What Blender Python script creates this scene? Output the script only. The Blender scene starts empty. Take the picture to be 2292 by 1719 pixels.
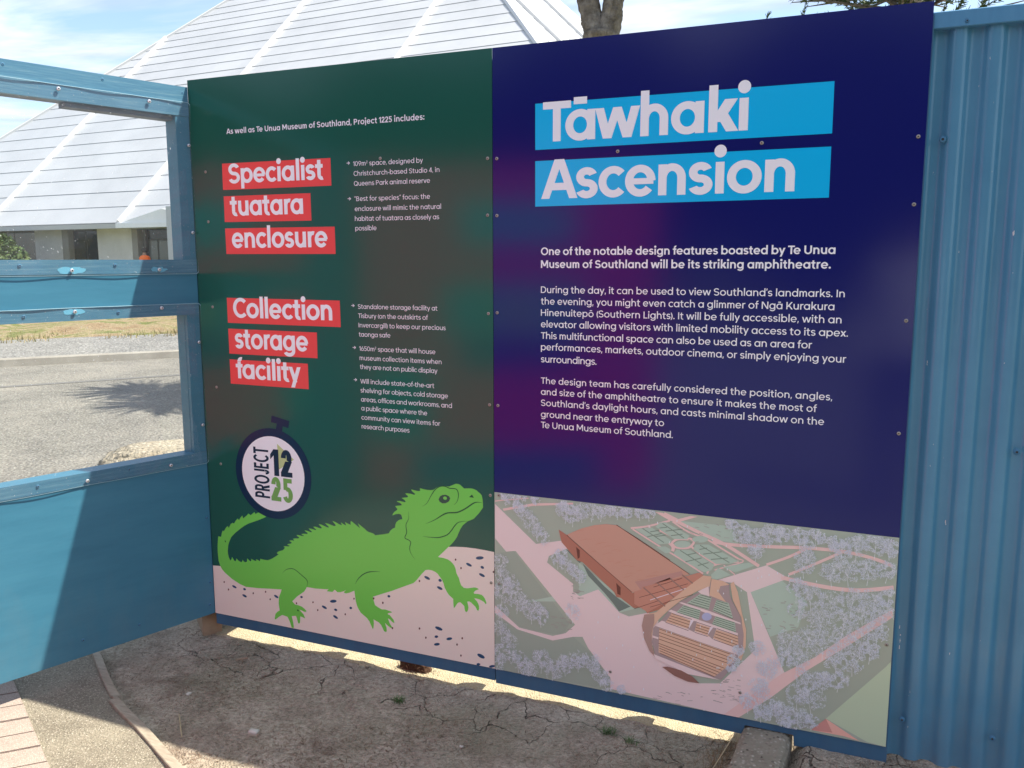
import bpy, math, random
from mathutils import Vector, Matrix, noise
from mathutils.geometry import tessellate_polygon
R = math.radians
random.seed(7)
sc = bpy.context.scene

# ------------------------------------------------------------------ camera
FOC, YAW, PITCH, ROLL = 1924.76, -0.4023, 0.1436, -0.0017
CAM = Vector((1.132, -2.5086, 1.4847))
PCX, PCY = 1146.0, 859.5
def basis():
    cy, sy, cp, sp, cr, sr = math.cos(YAW), math.sin(YAW), math.cos(PITCH), math.sin(PITCH), math.cos(ROLL), math.sin(ROLL)
    f = Vector((sy*cp, cy*cp, -sp)); r0 = Vector((cy, -sy, 0)); u0 = r0.cross(f)
    return cr*r0+sr*u0, -sr*r0+cr*u0, f
CR, CU, CF = basis()
cd = bpy.data.cameras.new('camera'); cam = bpy.data.objects.new('camera', cd)
sc.collection.objects.link(cam)
cam.matrix_world = Matrix(((CR.x, CU.x, -CF.x, CAM.x), (CR.y, CU.y, -CF.y, CAM.y), (CR.z, CU.z, -CF.z, CAM.z), (0, 0, 0, 1)))
cd.sensor_fit = 'HORIZONTAL'; cd.sensor_width = 36.0; cd.lens = 36.0*FOC/2292.0
cd.clip_start = 0.02; cd.clip_end = 3000
sc.camera = cam

# ------------------------------------------------------------------ light, sky, exposure
SUN = Vector((0.58, 0.303, 1.0)).normalized()
sd = bpy.data.lights.new('sun', 'SUN'); so = bpy.data.objects.new('sun', sd); sc.collection.objects.link(so)
sd.energy = 3.2; sd.angle = R(0.5); sd.color = (1.0, 0.93, 0.80)
so.rotation_euler = SUN.to_track_quat('Z', 'Y').to_euler()
W = bpy.data.worlds.new('World'); sc.world = W; W.use_nodes = True
nt = W.node_tree; nt.nodes.clear()
def wn(t, **k):
    n = nt.nodes.new(t)
    for a, b in k.items(): setattr(n, a, b)
    return n
wo = wn('ShaderNodeOutputWorld'); bg = wn('ShaderNodeBackground'); sky = wn('ShaderNodeTexSky', sky_type='NISHITA')
sky.sun_disc = False; sky.sun_elevation = math.asin(SUN.z); sky.sun_rotation = math.atan2(SUN.x, SUN.y)
sky.air_density = 1.0; sky.dust_density = 1.2; sky.ozone_density = 1.5
tc = wn('ShaderNodeTexCoord'); sep = wn('ShaderNodeSeparateXYZ'); nt.links.new(tc.outputs['Generated'], sep.inputs[0])
mx = wn('ShaderNodeMath', operation='MAXIMUM'); mx.inputs[1].default_value = 0.06; nt.links.new(sep.outputs[2], mx.inputs[0])
dx = wn('ShaderNodeMath', operation='DIVIDE'); dy = wn('ShaderNodeMath', operation='DIVIDE')
for n, o in ((dx, 0), (dy, 1)): nt.links.new(sep.outputs[o], n.inputs[0]); nt.links.new(mx.outputs[0], n.inputs[1])
cmb = wn('ShaderNodeCombineXYZ'); nt.links.new(dx.outputs[0], cmb.inputs[0]); nt.links.new(dy.outputs[0], cmb.inputs[1])
mp = wn('ShaderNodeMapping'); mp.inputs['Rotation'].default_value = (0, 0, R(35)); mp.inputs['Scale'].default_value = (0.55, 1.0, 1); mp.inputs['Location'].default_value = (1.3, 0.4, 0)
nt.links.new(cmb.outputs[0], mp.inputs[0])
ns = wn('ShaderNodeTexNoise'); ns.inputs['Scale'].default_value = 1.15; ns.inputs['Detail'].default_value = 9; ns.inputs['Roughness'].default_value = 0.56; ns.inputs['Distortion'].default_value = 0.35
nt.links.new(mp.outputs[0], ns.inputs[0])
rp = wn('ShaderNodeValToRGB'); rp.color_ramp.elements[0].position = 0.41; rp.color_ramp.elements[1].position = 0.60
nt.links.new(ns.outputs[0], rp.inputs[0])
ns2 = wn('ShaderNodeTexNoise'); ns2.inputs['Scale'].default_value = 2.4; ns2.inputs['Detail'].default_value = 5; nt.links.new(mp.outputs[0], ns2.inputs[0])
ccol = wn('ShaderNodeValToRGB'); e = ccol.color_ramp.elements
e[0].position = 0.35; e[0].color = (2.7, 3.1, 3.8, 1); e[1].position = 0.65; e[1].color = (4.7, 5.0, 5.5, 1)
nt.links.new(ns2.outputs[0], ccol.inputs[0])
mix = wn('ShaderNodeMix', data_type='RGBA'); nt.links.new(rp.outputs[0], mix.inputs[0])
gain = wn('ShaderNodeMix', data_type='RGBA', blend_type='MULTIPLY'); gain.inputs[0].default_value = 1; gain.inputs[7].default_value = (1.0, 1.0, 1.0, 1)
nt.links.new(sky.outputs[0], gain.inputs[6]); nt.links.new(gain.outputs[2], mix.inputs[6]); nt.links.new(ccol.outputs[0], mix.inputs[7])
nt.links.new(mix.outputs[2], bg.inputs[0]); bg.inputs[1].default_value = 0.085; nt.links.new(bg.outputs[0], wo.inputs[0])
sc.view_settings.view_transform = 'Standard'; sc.view_settings.look = 'None'; sc.view_settings.gamma = 1
sc.view_settings.exposure = 1.62; sc.view_settings.use_curve_mapping = False
sc.render.engine = 'CYCLES'
sc.cycles.transparent_max_bounces = 16

# ------------------------------------------------------------------ helpers
def ray(px, py): return CF+CR*((px-PCX)/FOC)-CU*((py-PCY)/FOC)
def on_panel(px, py):
    d = ray(px, py); t = -CAM.y/d.y
    return (CAM.x+d.x*t, CAM.z+d.z*t)
def tr(pts, ox, oy, s): return [on_panel(ox+x/s, oy+y/s) for x, y in pts]
def lin(r, g, b):
    r, g, b = min(255, r*1.06), min(255, g*1.06), min(255, b*1.06)
    f = lambda c: (c/255/12.92) if c/255 < .04045 else ((c/255+.055)/1.055)**2.4
    r, g, b = f(r), f(g), f(b); l = .25*r+.65*g+.1*b
    return tuple(min(.93, (c*.80+l*.20)*1.22) for c in (r, g, b))

def link(name, me, parent=None):
    o = bpy.data.objects.new(name, me); sc.collection.objects.link(o)
    if parent: o.parent = parent
    return o
def tag(o, label=None, cat=None, group=None, kind=None):
    if label: o['label'] = label
    if cat: o['category'] = cat
    if group: o['group'] = group
    if kind: o['kind'] = kind
    return o
def thing(name, label, cat, loc=(0, 0, 0), rz=0, group=None):
    o = link(name, None); o.location = loc; o.rotation_euler = (0, 0, rz); o.empty_display_size = .1
    return tag(o, label, cat, group)
def mesh(name, V, F, mat, parent=None, smooth=False, mats=None, mi=None):
    me = bpy.data.meshes.new(name); me.from_pydata([tuple(v) for v in V], [], F); me.update()
    if mats:
        for m in mats: me.materials.append(m)
        if mi: me.polygons.foreach_set('material_index', mi)
    elif mat: me.materials.append(mat)
    if smooth: me.polygons.foreach_set('use_smooth', [True]*len(me.polygons))
    return link(name, me, parent)
class MB:
    def __init__(s): s.V = []; s.F = []
    def add(s, V, F):
        o = len(s.V); s.V += [tuple(v) for v in V]; s.F += [tuple(i+o for i in f) for f in F]
    def box(s, x0, y0, z0, x1, y1, z1, b=0):
        if b <= 0:
            s.add([(x0,y0,z0),(x1,y0,z0),(x1,y1,z0),(x0,y1,z0),(x0,y0,z1),(x1,y0,z1),(x1,y1,z1),(x0,y1,z1)],
                  [(0,3,2,1),(4,5,6,7),(0,1,5,4),(1,2,6,5),(2,3,7,6),(3,0,4,7)]); return
        # bevelled box: 24 verts
        V = []; idx = {}
        X = (x0, x1); Y = (y0, y1); Z = (z0, z1)
        for i in (0, 1):
            for j in (0, 1):
                for k in (0, 1):
                    sx = b if i == 0 else -b; sy = b if j == 0 else -b; sz = b if k == 0 else -b
                    idx[(i,j,k,'x')] = len(V); V.append((X[i], Y[j]+sy, Z[k]+sz))
                    idx[(i,j,k,'y')] = len(V); V.append((X[i]+sx, Y[j], Z[k]+sz))
                    idx[(i,j,k,'z')] = len(V); V.append((X[i]+sx, Y[j]+sy, Z[k]))
        F = []
        g = lambda i, j, k, a: idx[(i,j,k,a)]
        F += [(g(0,0,0,'x'),g(0,0,1,'x'),g(0,1,1,'x'),g(0,1,0,'x')),(g(1,0,0,'x'),g(1,1,0,'x'),g(1,1,1,'x'),g(1,0,1,'x')),
              (g(0,0,0,'y'),g(1,0,0,'y'),g(1,0,1,'y'),g(0,0,1,'y')),(g(0,1,0,'y'),g(0,1,1,'y'),g(1,1,1,'y'),g(1,1,0,'y')),
              (g(0,0,0,'z'),g(0,1,0,'z'),g(1,1,0,'z'),g(1,0,0,'z')),(g(0,0,1,'z'),g(1,0,1,'z'),g(1,1,1,'z'),g(0,1,1,'z'))]
        for a, b2, ax in (('x','y',2),('x','z',1),('y','z',0)):
            for p in (0, 1):
                for q in (0, 1):
                    c = []
                    for r in (0, 1):
                        ijk = [0,0,0]; others = [t for t in (0,1,2) if t != ax]
                        ijk[others[0]] = p; ijk[others[1]] = q; ijk[ax] = r; c.append(tuple(ijk))
                    F.append((g(*c[0],a),g(*c[1],a),g(*c[1],b2),g(*c[0],b2)))
        for i in (0,1):
            for j in (0,1):
                for k in (0,1): F.append((g(i,j,k,'x'),g(i,j,k,'y'),g(i,j,k,'z')))
        s.add(V, F)
    def tube(s, pts, rad, n=8, cap=True):
        rings = []
        P = [Vector(p) for p in pts]; off = len(s.V); F = []
        for i, p in enumerate(P):
            t = (P[min(i+1, len(P)-1)]-P[max(i-1, 0)]).normalized()
            a = t.orthogonal().normalized() if i == 0 else (a-t*a.dot(t)).normalized()
            b = t.cross(a); r = rad[i] if isinstance(rad, (list, tuple)) else rad
            for k in range(n):
                an = 2*math.pi*k/n; s.V.append(tuple(p+(a*math.cos(an)+b*math.sin(an))*r))
        for i in range(len(P)-1):
            for k in range(n):
                k2 = (k+1) % n
                F.append((off+i*n+k, off+i*n+k2, off+(i+1)*n+k2, off+(i+1)*n+k))
        if cap:
            F.append(tuple(off+k for k in reversed(range(n)))); F.append(tuple(off+(len(P)-1)*n+k for k in range(n)))
        s.F += F
    def build(s, name, mat, parent=None, smooth=False): return mesh(name, s.V, s.F, mat, parent, smooth)

# ------------------------------------------------------------------ materials
def mat(name, col, rough=.6, spec=.5, metal=0, coat=0):
    m = bpy.data.materials.new(name); m.use_nodes = True
    b = m.node_tree.nodes['Principled BSDF']
    b.inputs['Base Color'].default_value = (*col, 1); b.inputs['Roughness'].default_value = rough
    b.inputs['Specular IOR Level'].default_value = spec; b.inputs['Metallic'].default_value = metal
    b.inputs['Coat Weight'].default_value = coat
    return m
def N(m, t, **k):
    n = m.node_tree.nodes.new(t)
    for a, b in k.items():
        if a.startswith('i_'): n.inputs[a[2:].replace('_', ' ')].default_value = b
        else: setattr(n, a, b)
    return n
def L(m, a, b): m.node_tree.links.new(a, b)
def noisy(m, stops, scale=5, detail=6, rough=.6, stretch=(1, 1, 1), bump=0, bscale=None, bdist=.01, dist=0, coord='Object', rot=(0,0,0)):
    """colour ramp over noise + bump"""
    b = m.node_tree.nodes['Principled BSDF']
    tcn = N(m, 'ShaderNodeTexCoord'); mpn = N(m, 'ShaderNodeMapping'); mpn.inputs['Scale'].default_value = stretch; mpn.inputs['Rotation'].default_value = rot
    L(m, tcn.outputs[coord], mpn.inputs[0])
    n1 = N(m, 'ShaderNodeTexNoise', i_Scale=scale, i_Detail=detail, i_Roughness=rough, i_Distortion=dist); L(m, mpn.outputs[0], n1.inputs[0])
    r = N(m, 'ShaderNodeValToRGB'); els = r.color_ramp.elements
    while len(els) < len(stops): els.new(.5)
    for e_, (p, c) in zip(els, stops): e_.position = p; e_.color = (*c, 1)
    L(m, n1.outputs[0], r.inputs[0]); L(m, r.outputs[0], b.inputs['Base Color'])
    if bump:
        n2 = N(m, 'ShaderNodeTexNoise', i_Scale=bscale or scale*4, i_Detail=5); L(m, mpn.outputs[0], n2.inputs[0])
        bp = N(m, 'ShaderNodeBump', i_Strength=bump, i_Distance=bdist); L(m, n2.outputs[0], bp.inputs['Height']); L(m, bp.outputs[0], b.inputs['Normal'])
    return m, r, mpn

def print_mat(name, col, rough=.24):
    m = mat(name, col, rough, .5)
    b = m.node_tree.nodes['Principled BSDF']
    t = N(m, 'ShaderNodeTexCoord'); n = N(m, 'ShaderNodeTexNoise', i_Scale=260.0, i_Detail=2); L(m, t.outputs['Object'], n.inputs[0])
    n3 = N(m, 'ShaderNodeTexNoise', i_Scale=2.2, i_Detail=1); L(m, t.outputs['Object'], n3.inputs[0])
    a = N(m, 'ShaderNodeMath', operation='MULTIPLY_ADD'); a.inputs[1].default_value = 9; L(m, n3.outputs[0], a.inputs[0]); L(m, n.outputs[0], a.inputs[2])
    bp = N(m, 'ShaderNodeBump', i_Strength=.5, i_Distance=.00018); L(m, a.outputs[0], bp.inputs['Height']); L(m, bp.outputs[0], b.inputs['Normal'])
    return m
PW = print_mat('print_white', (.90, .88, .94))
PNAVY = print_mat('print_navy', (.0080, .0110, .130), .145)
PGREEN = print_mat('print_green', (.013, .100, .072), .145)
PCYAN = print_mat('print_cyan', (.0, .50, .90))
PRED = print_mat('print_red', (.88, .08, .075))
PPINKW = print_mat('print_pinkwhite', (.94, .94, .97))
PLIME = print_mat('print_lime', (.19, .68, .095))
PLINE = print_mat('print_lizard_line', (.010, .105, .035))
PEYE = print_mat('print_eye', (.035, .095, .065))
PSAND = print_mat('print_sand', (.93, .81, .71))
PBLUE = print_mat('print_blue_dots', (.03, .085, .18))
PBROWN = print_mat('print_brown_dots', (.16, .06, .06))
PDNAVY = print_mat('print_dial_navy', (.004, .022, .065))
PINK2 = print_mat('print_ink', (.01, .025, .055))
PPALE = print_mat('print_pale_green', (.56, .66, .30))
PLIME2 = print_mat('print_logo_green', (.20, .44, .10))
MG = print_mat('map_green', lin(152, 165, 145)); MG2 = print_mat('map_green_light', lin(160, 184, 164)); MG3 = print_mat('map_green_dark', lin(132, 142, 122))
MG4 = print_mat('map_green_bright', lin(170, 188, 152)); MLN = print_mat('map_garden_line', lin(118, 140, 120))
MP = print_mat('map_pink', lin(228, 192, 188)); MP2 = print_mat('map_pink_deep', lin(220, 180, 172)); MP3 = print_mat('map_pink_pale', lin(238, 200, 206))
MT = print_mat('map_terracotta', lin(194, 140, 116)); MT2 = print_mat('map_terracotta_wall', lin(172, 104, 80)); MT3 = print_mat('map_terracotta_dark', lin(105, 52, 42))
MTL = print_mat('map_timber', lin(208, 166, 134)); MTS = print_mat('map_timber_line', lin(118, 70, 55)); MGR = print_mat('map_grey', lin(160, 138, 136)); MPLT = print_mat('map_planting', lin(62, 94, 72))
MW = print_mat('map_tree_white', (.91, .94, .97)); MW2 = print_mat('map_tree_lilac', (.72, .77, .86)); MGD = print_mat('map_glass', lin(160, 165, 200)); MSH = print_mat('map_shade_green', lin(98, 116, 108))

def screwmat(): 
    m = mat('screw_steel', (.42, .38, .34), .42, .5, .6); return m
SCREW = screwmat(); SCREWD = mat('screw_recess', (.05, .04, .035), .7); SCREWB = mat('screw_painted', (.05, .17, .29), .5)
SCREWW = mat('screw_zinc', (.62, .64, .68), .35, .5, .7)

def paint(name, c1, c2, c3, stretch, rough=.42, scale=6):
    m, r, mpn = noisy(mat(name, c1, rough, .5), [(.30, c2), (.52, c1), (.78, c3)], scale, 8, .62, stretch, .35, scale*3, .0012)
    return m
BLUE = (.046, .190, .288)
PLY = paint('blue_painted_plywood', (.040, .172, .262), (.033, .152, .238), (.048, .192, .284), (1.1, 1.1, 6), .42, 3.2)
RAIL = paint('blue_painted_rail_worn', (.055, .178, .270), (.036, .140, .235), (.15, .28, .35), (1.2, 1.2, 26), .5, 5)
# the darker base board below the sign
BASEB = paint('blue_painted_base_board', (.040, .135, .245), (.032, .115, .22), (.05, .15, .26), (3, 1, 1), .5, 5)
def reveal_mat():
    m = paint('weathered_timber_reveal', (.13, .16, .20), (.07, .09, .12), (.20, .20, .20), (2, 2, 30), .7, 6); return m
REV = reveal_mat()
def corr_mat():
    m = mat('blue_corrugated_steel', (.050, .180, .345), .24, .6)
    b = m.node_tree.nodes['Principled BSDF']
    t = N(m, 'ShaderNodeTexCoord'); n = N(m, 'ShaderNodeTexNoise', i_Scale=3.0, i_Detail=6, i_Roughness=.6); L(m, t.outputs['Object'], n.inputs[0])
    r = N(m, 'ShaderNodeValToRGB'); r.color_ramp.elements[0].position = .3; r.color_ramp.elements[0].color = (.072, .225, .360, 1); r.color_ramp.elements[1].position = .75; r.color_ramp.elements[1].color = (.100, .285, .430, 1)
    L(m, n.outputs[0], r.inputs[0])
    # chips of bare primer
    n2 = N(m, 'ShaderNodeTexNoise', i_Scale=38.0, i_Detail=4, i_Roughness=.6); mpn = N(m, 'ShaderNodeMapping'); mpn.inputs['Scale'].default_value = (2.6, 1, .55); L(m, t.outputs['Object'], mpn.inputs[0]); L(m, mpn.outputs[0], n2.inputs[0])
    r2 = N(m, 'ShaderNodeValToRGB'); r2.color_ramp.elements[0].position = .735; r2.color_ramp.elements[1].position = .745; L(m, n2.outputs[0], r2.inputs[0])
    mxn = N(m, 'ShaderNodeMix', data_type='RGBA'); L(m, r2.outputs[0], mxn.inputs[0]); L(m, r.outputs[0], mxn.inputs[6]); mxn.inputs[7].default_value = (.55, .58, .60, 1)
    L(m, mxn.outputs[2], b.inputs['Base Color'])
    n4 = N(m, 'ShaderNodeTexNoise', i_Scale=9.0, i_Detail=3); L(m, mpn.outputs[0], n4.inputs[0])
    bp = N(m, 'ShaderNodeBump', i_Strength=.4, i_Distance=.0015); L(m, n4.outputs[0], bp.inputs['Height']); L(m, bp.outputs[0], b.inputs['Normal'])
    return m
CORR = corr_mat()
CAP = paint('blue_painted_cap', (.075, .245, .42), (.065, .22, .385), (.09, .27, .44), (8, 1, 1), .4, 4)

def sheet_mat():
    m = bpy.data.materials.new('clear_window_sheet'); m.use_nodes = True; nt_ = m.node_tree; nt_.nodes.clear()
    out = N(m, 'ShaderNodeOutputMaterial'); tp = N(m, 'ShaderNodeBsdfTransparent'); tp.inputs[0].default_value = (.955, .97, .975, 1)
    gl = N(m, 'ShaderNodeBsdfGlossy'); gl.inputs['Roughness'].default_value = .05
    fr = N(m, 'ShaderNodeFresnel', i_IOR=1.45)
    geo = N(m, 'ShaderNodeNewGeometry'); 
    t = N(m, 'ShaderNodeTexCoord'); n = N(m, 'ShaderNodeTexNoise', i_Scale=2.5, i_Detail=3); L(m, t.outputs['Object'], n.inputs[0])
    bp = N(m, 'ShaderNodeBump', i_Strength=.5, i_Distance=.01); L(m, n.outputs[0], bp.inputs['Height']); L(m, bp.outputs[0], gl.inputs['Normal'])
    ms = N(m, 'ShaderNodeMixShader'); L(m, fr.outputs[0], ms.inputs[0]); L(m, tp.outputs[0], ms.inputs[1]); L(m, gl.outputs[0], ms.inputs[2])
    # dust specks and scuffs
    df = N(m, 'ShaderNodeBsdfDiffuse'); df.inputs[0].default_value = (.62, .66, .68, 1)
    v = N(m, 'ShaderNodeTexNoise', i_Scale=210.0, i_Detail=2); L(m, t.outputs['Object'], v.inputs[0])
    r = N(m, 'ShaderNodeValToRGB'); r.color_ramp.elements[0].position = .70; r.color_ramp.elements[0].color = (.025, .025, .025, 1); r.color_ramp.elements[1].position = .76; r.color_ramp.elements[1].color = (.75, .75, .75, 1); L(m, v.outputs[0], r.inputs[0])
    ms2 = N(m, 'ShaderNodeMixShader'); L(m, r.outputs[0], ms2.inputs[0]); L(m, ms.outputs[0], ms2.inputs[1]); L(m, df.outputs[0], ms2.inputs[2])
    L(m, ms2.outputs[0], out.inputs[0]); return m
def grime(m, h0, h1, colr, amt, sc_=9):
    b = m.node_tree.nodes['Principled BSDF']; t = N(m, 'ShaderNodeTexCoord'); sp_ = N(m, 'ShaderNodeSeparateXYZ'); L(m, t.outputs['Object'], sp_.inputs[0])
    mr = N(m, 'ShaderNodeMapRange'); mr.inputs[1].default_value = h0; mr.inputs[2].default_value = h1; mr.inputs[3].default_value = .30; mr.inputs[4].default_value = -.02; L(m, sp_.outputs[2], mr.inputs[0])
    mp_ = N(m, 'ShaderNodeMapping'); mp_.inputs['Scale'].default_value = (1, 1, .35); L(m, t.outputs['Object'], mp_.inputs[0])
    n = N(m, 'ShaderNodeTexNoise', i_Scale=sc_, i_Detail=9, i_Roughness=.75); L(m, mp_.outputs[0], n.inputs[0])
    ad = N(m, 'ShaderNodeMath', operation='ADD'); L(m, n.outputs[0], ad.inputs[0]); L(m, mr.outputs[0], ad.inputs[1])
    r = N(m, 'ShaderNodeValToRGB'); r.color_ramp.elements[0].position = .55; r.color_ramp.elements[1].position = .95; r.color_ramp.elements[1].color = (amt, amt, amt, 1); L(m, ad.outputs[0], r.inputs[0])
    src = b.inputs['Base Color'].links[0].from_socket; mx_ = N(m, 'ShaderNodeMix', data_type='RGBA'); L(m, r.outputs[0], mx_.inputs[0]); L(m, src, mx_.inputs[6]); mx_.inputs[7].default_value = (*colr, 1); L(m, mx_.outputs[2], b.inputs['Base Color'])
grime(PLY, .10, .45, (.13, .20, .23), .30); grime(CORR, .05, .5, (.17, .22, .25), .40, 12); grime(BASEB, .05, .20, (.12, .15, .17), .25, 14)
SHEET = sheet_mat()
EDGE = mat('sheet_edge', (.27, .44, .52), .35)
ROOFW = noisy(mat('white_roof_cladding', (.42, .42, .42), .45), [(.3, (.385, .40, .42)), (.6, (.45, .465, .485))], .35, 8, .6, (1, 1, 1))[0]
ROOFB = mat('white_roof_seam', (.60, .60, .60), .35)
WALLW = noisy(mat('pale_render_wall', (.42, .42, .40), .8), [(.3, (.60, .58, .56)), (.7, (.74, .72, .70))], .8, 5)[0]
PILLAR = mat('grey_pilaster', (.27, .26, .24), .8); WHITEP = mat('white_painted_metal', (.84, .85, .87), .4)
DARKG = mat('dark_window_glass', (.02, .025, .03), .08, .5); DFRAME = mat('dark_frame', (.08, .08, .085), .5); DOORG = mat('grey_door_glass', (.16, .17, .17), .12)
TIMBER = paint('raw_pine_block', (.31, .22, .14), (.23, .155, .10), (.38, .28, .19), (20, 3, 3), .8, 4)
BATT = paint('weathered_batten', (.33, .28, .215), (.22, .185, .14), (.42, .37, .29), (5, 30, 5), .85, 4)

def ground_mat(name, stops, scale, pebbles=None, bump=.6, bdist=.006, bscale=120, cracks=False, detail=8, fine=None):
    m = mat(name, stops[0][1], .95, .2); b = m.node_tree.nodes['Principled BSDF']
    t = N(m, 'ShaderNodeTexCoord')
    n1 = N(m, 'ShaderNodeTexNoise', i_Scale=scale, i_Detail=detail, i_Roughness=.68); L(m, t.outputs['Object'], n1.inputs[0])
    r = N(m, 'ShaderNodeValToRGB'); els = r.color_ramp.elements
    while len(els) < len(stops): els.new(.5)
    for e_, (p, c) in zip(els, stops): e_.position = p; e_.color = (*c, 1)
    L(m, n1.outputs[0], r.inputs[0]); col = r.outputs[0]
    n2 = N(m, 'ShaderNodeTexNoise', i_Scale=bscale, i_Detail=4, i_Roughness=.7); L(m, t.outputs['Object'], n2.inputs[0]); h = n2.outputs[0]
    if fine:
        m2 = N(m, 'ShaderNodeMix', data_type='RGBA', blend_type='MULTIPLY'); m2.inputs[0].default_value = fine
        r3 = N(m, 'ShaderNodeValToRGB'); r3.color_ramp.elements[0].position = .34; r3.color_ramp.elements[0].color = (.45, .43, .42, 1); r3.color_ramp.elements[1].position = .6; r3.color_ramp.elements[1].color = (1.2, 1.2, 1.2, 1)
        L(m, n2.outputs[0], r3.inputs[0]); L(m, col, m2.inputs[6]); L(m, r3.outputs[0], m2.inputs[7]); col = m2.outputs[2]
    if pebbles:
        ps, cols, amt = pebbles
        v = N(m, 'ShaderNodeTexVoronoi', i_Scale=ps); L(m, t.outputs['Object'], v.inputs[0])
        sp_ = N(m, 'ShaderNodeSeparateColor'); L(m, v.outputs['Color'], sp_.inputs[0])
        rr = N(m, 'ShaderNodeValToRGB'); es = rr.color_ramp.elements
        while len(es) < len(cols): es.new(.5)
        for i_, (e_, c) in enumerate(zip(es, cols)): e_.position = i_/(len(cols)-1); e_.color = (*c, 1)
        L(m, sp_.outputs[0], rr.inputs[0])
        ra = N(m, 'ShaderNodeValToRGB'); ra.color_ramp.elements[0].position = .30; ra.color_ramp.elements[0].color = (amt, amt, amt, 1); ra.color_ramp.elements[1].position = .52; ra.color_ramp.elements[1].color = (0, 0, 0, 1)
        L(m, v.outputs['Distance'], ra.inputs[0])
        m3 = N(m, 'ShaderNodeMix', data_type='RGBA'); L(m, ra.outputs[0], m3.inputs[0]); L(m, col, m3.inputs[6]); L(m, rr.outputs[0], m3.inputs[7]); col = m3.outputs[2]
        mm = N(m, 'ShaderNodeMath', operation='MULTIPLY_ADD'); mm.inputs[1].default_value = -.6; L(m, v.outputs['Distance'], mm.inputs[0]); L(m, h, mm.inputs[2]); h = mm.outputs[0]
    L(m, col, b.inputs['Base Color'])
    bp = N(m, 'ShaderNodeBump', i_Strength=bump, i_Distance=bdist); L(m, h, bp.inputs['Height']); L(m, bp.outputs[0], b.inputs['Normal'])
    return m
SOIL = ground_mat('dry_grey_brown_soil', [(.28, (.25, .20, .155)), (.42, (.39, .325, .255)), (.56, (.48, .41, .325)), (.74, (.58, .50, .40))], 5.5, (170, [(.16,.12,.09),(.50,.43,.34),(.30,.24,.18),(.6,.54,.45)], .35), 1, .010, 75, fine=.68)
SANDM = ground_mat('pale_sandy_gravel', [(.3, (.40, .34, .215)), (.7, (.54, .47, .32))], 14, (160, [(.25,.2,.14),(.6,.55,.42),(.5,.45,.3)], .6), .9, .006, 160)
CONC = ground_mat('exposed_aggregate_concrete', [(.3, (.18, .158, .122)), (.5, (.26, .232, .178)), (.7, (.33, .295, .225))], 5, (170, [(.09,.08,.06),(.42,.38,.30),(.27,.235,.18),(.55,.50,.42)], .9), 1, .005, 200, fine=.4)
PAVER = ground_mat('speckled_clay_paver', [(.3, (.25, .205, .175)), (.5, (.32, .265, .225)), (.7, (.38, .315, .27))], 5, (300, [(.30,.22,.18),(.60,.52,.46),(.5,.4,.33)], .6), .5, .002, 260)
KERBM = ground_mat('exposed_aggregate_kerb', [(.3, (.23, .20, .15)), (.7, (.36, .32, .25))], 9, (95, [(.06,.05,.045),(.38,.33,.26),(.22,.17,.13),(.55,.5,.42),(.30,.27,.21)], .9), 1.0, .006, 120)
ROAD = ground_mat('worn_chip_seal_road', [(.3, (.13, .125, .112)), (.5, (.205, .195, .172)), (.72, (.29, .27, .23))], 1.0, (42, [(.07,.07,.065),(.36,.35,.31),(.17,.165,.155),(.24,.23,.21)], .85), 1, .02, 30, fine=.5)
GRAVEL = ground_mat('grey_gravel_verge', [(.3, (.16, .158, .15)), (.7, (.26, .255, .24))], 3, (22, [(.07,.07,.07),(.42,.41,.39),(.2,.195,.19)], .9), 1, .03, 30)
GRASSM = ground_mat('dry_grass_verge', [(.25, (.13, .085, .05)), (.40, (.27, .19, .11)), (.50, (.31, .25, .15)), (.58, (.17, .18, .06)), (.75, (.08, .11, .03))], 1.7, None, 1, .05, 22, fine=.6)
FARKERB = ground_mat('concrete_kerb', [(.3, (.22, .205, .18)), (.7, (.31, .295, .26))], 3, None, .4, .01, 40)
ROCK = ground_mat('aggregate_boulder', [(.3, (.26, .22, .16)), (.7, (.44, .39, .30))], 5, (26, [(.10,.09,.07),(.55,.50,.40),(.3,.26,.2)], .8), 1, .03, 30)
EARTH = ground_mat('park_ground', [(.3, (.09, .10, .04)), (.7, (.17, .17, .07))], .4, None, .5, .05, 9)
PAVE = ground_mat('pale_path_paving', [(.3, (.14, .138, .135)), (.7, (.19, .187, .18))], 2, None, .4, .004, 60)
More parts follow.
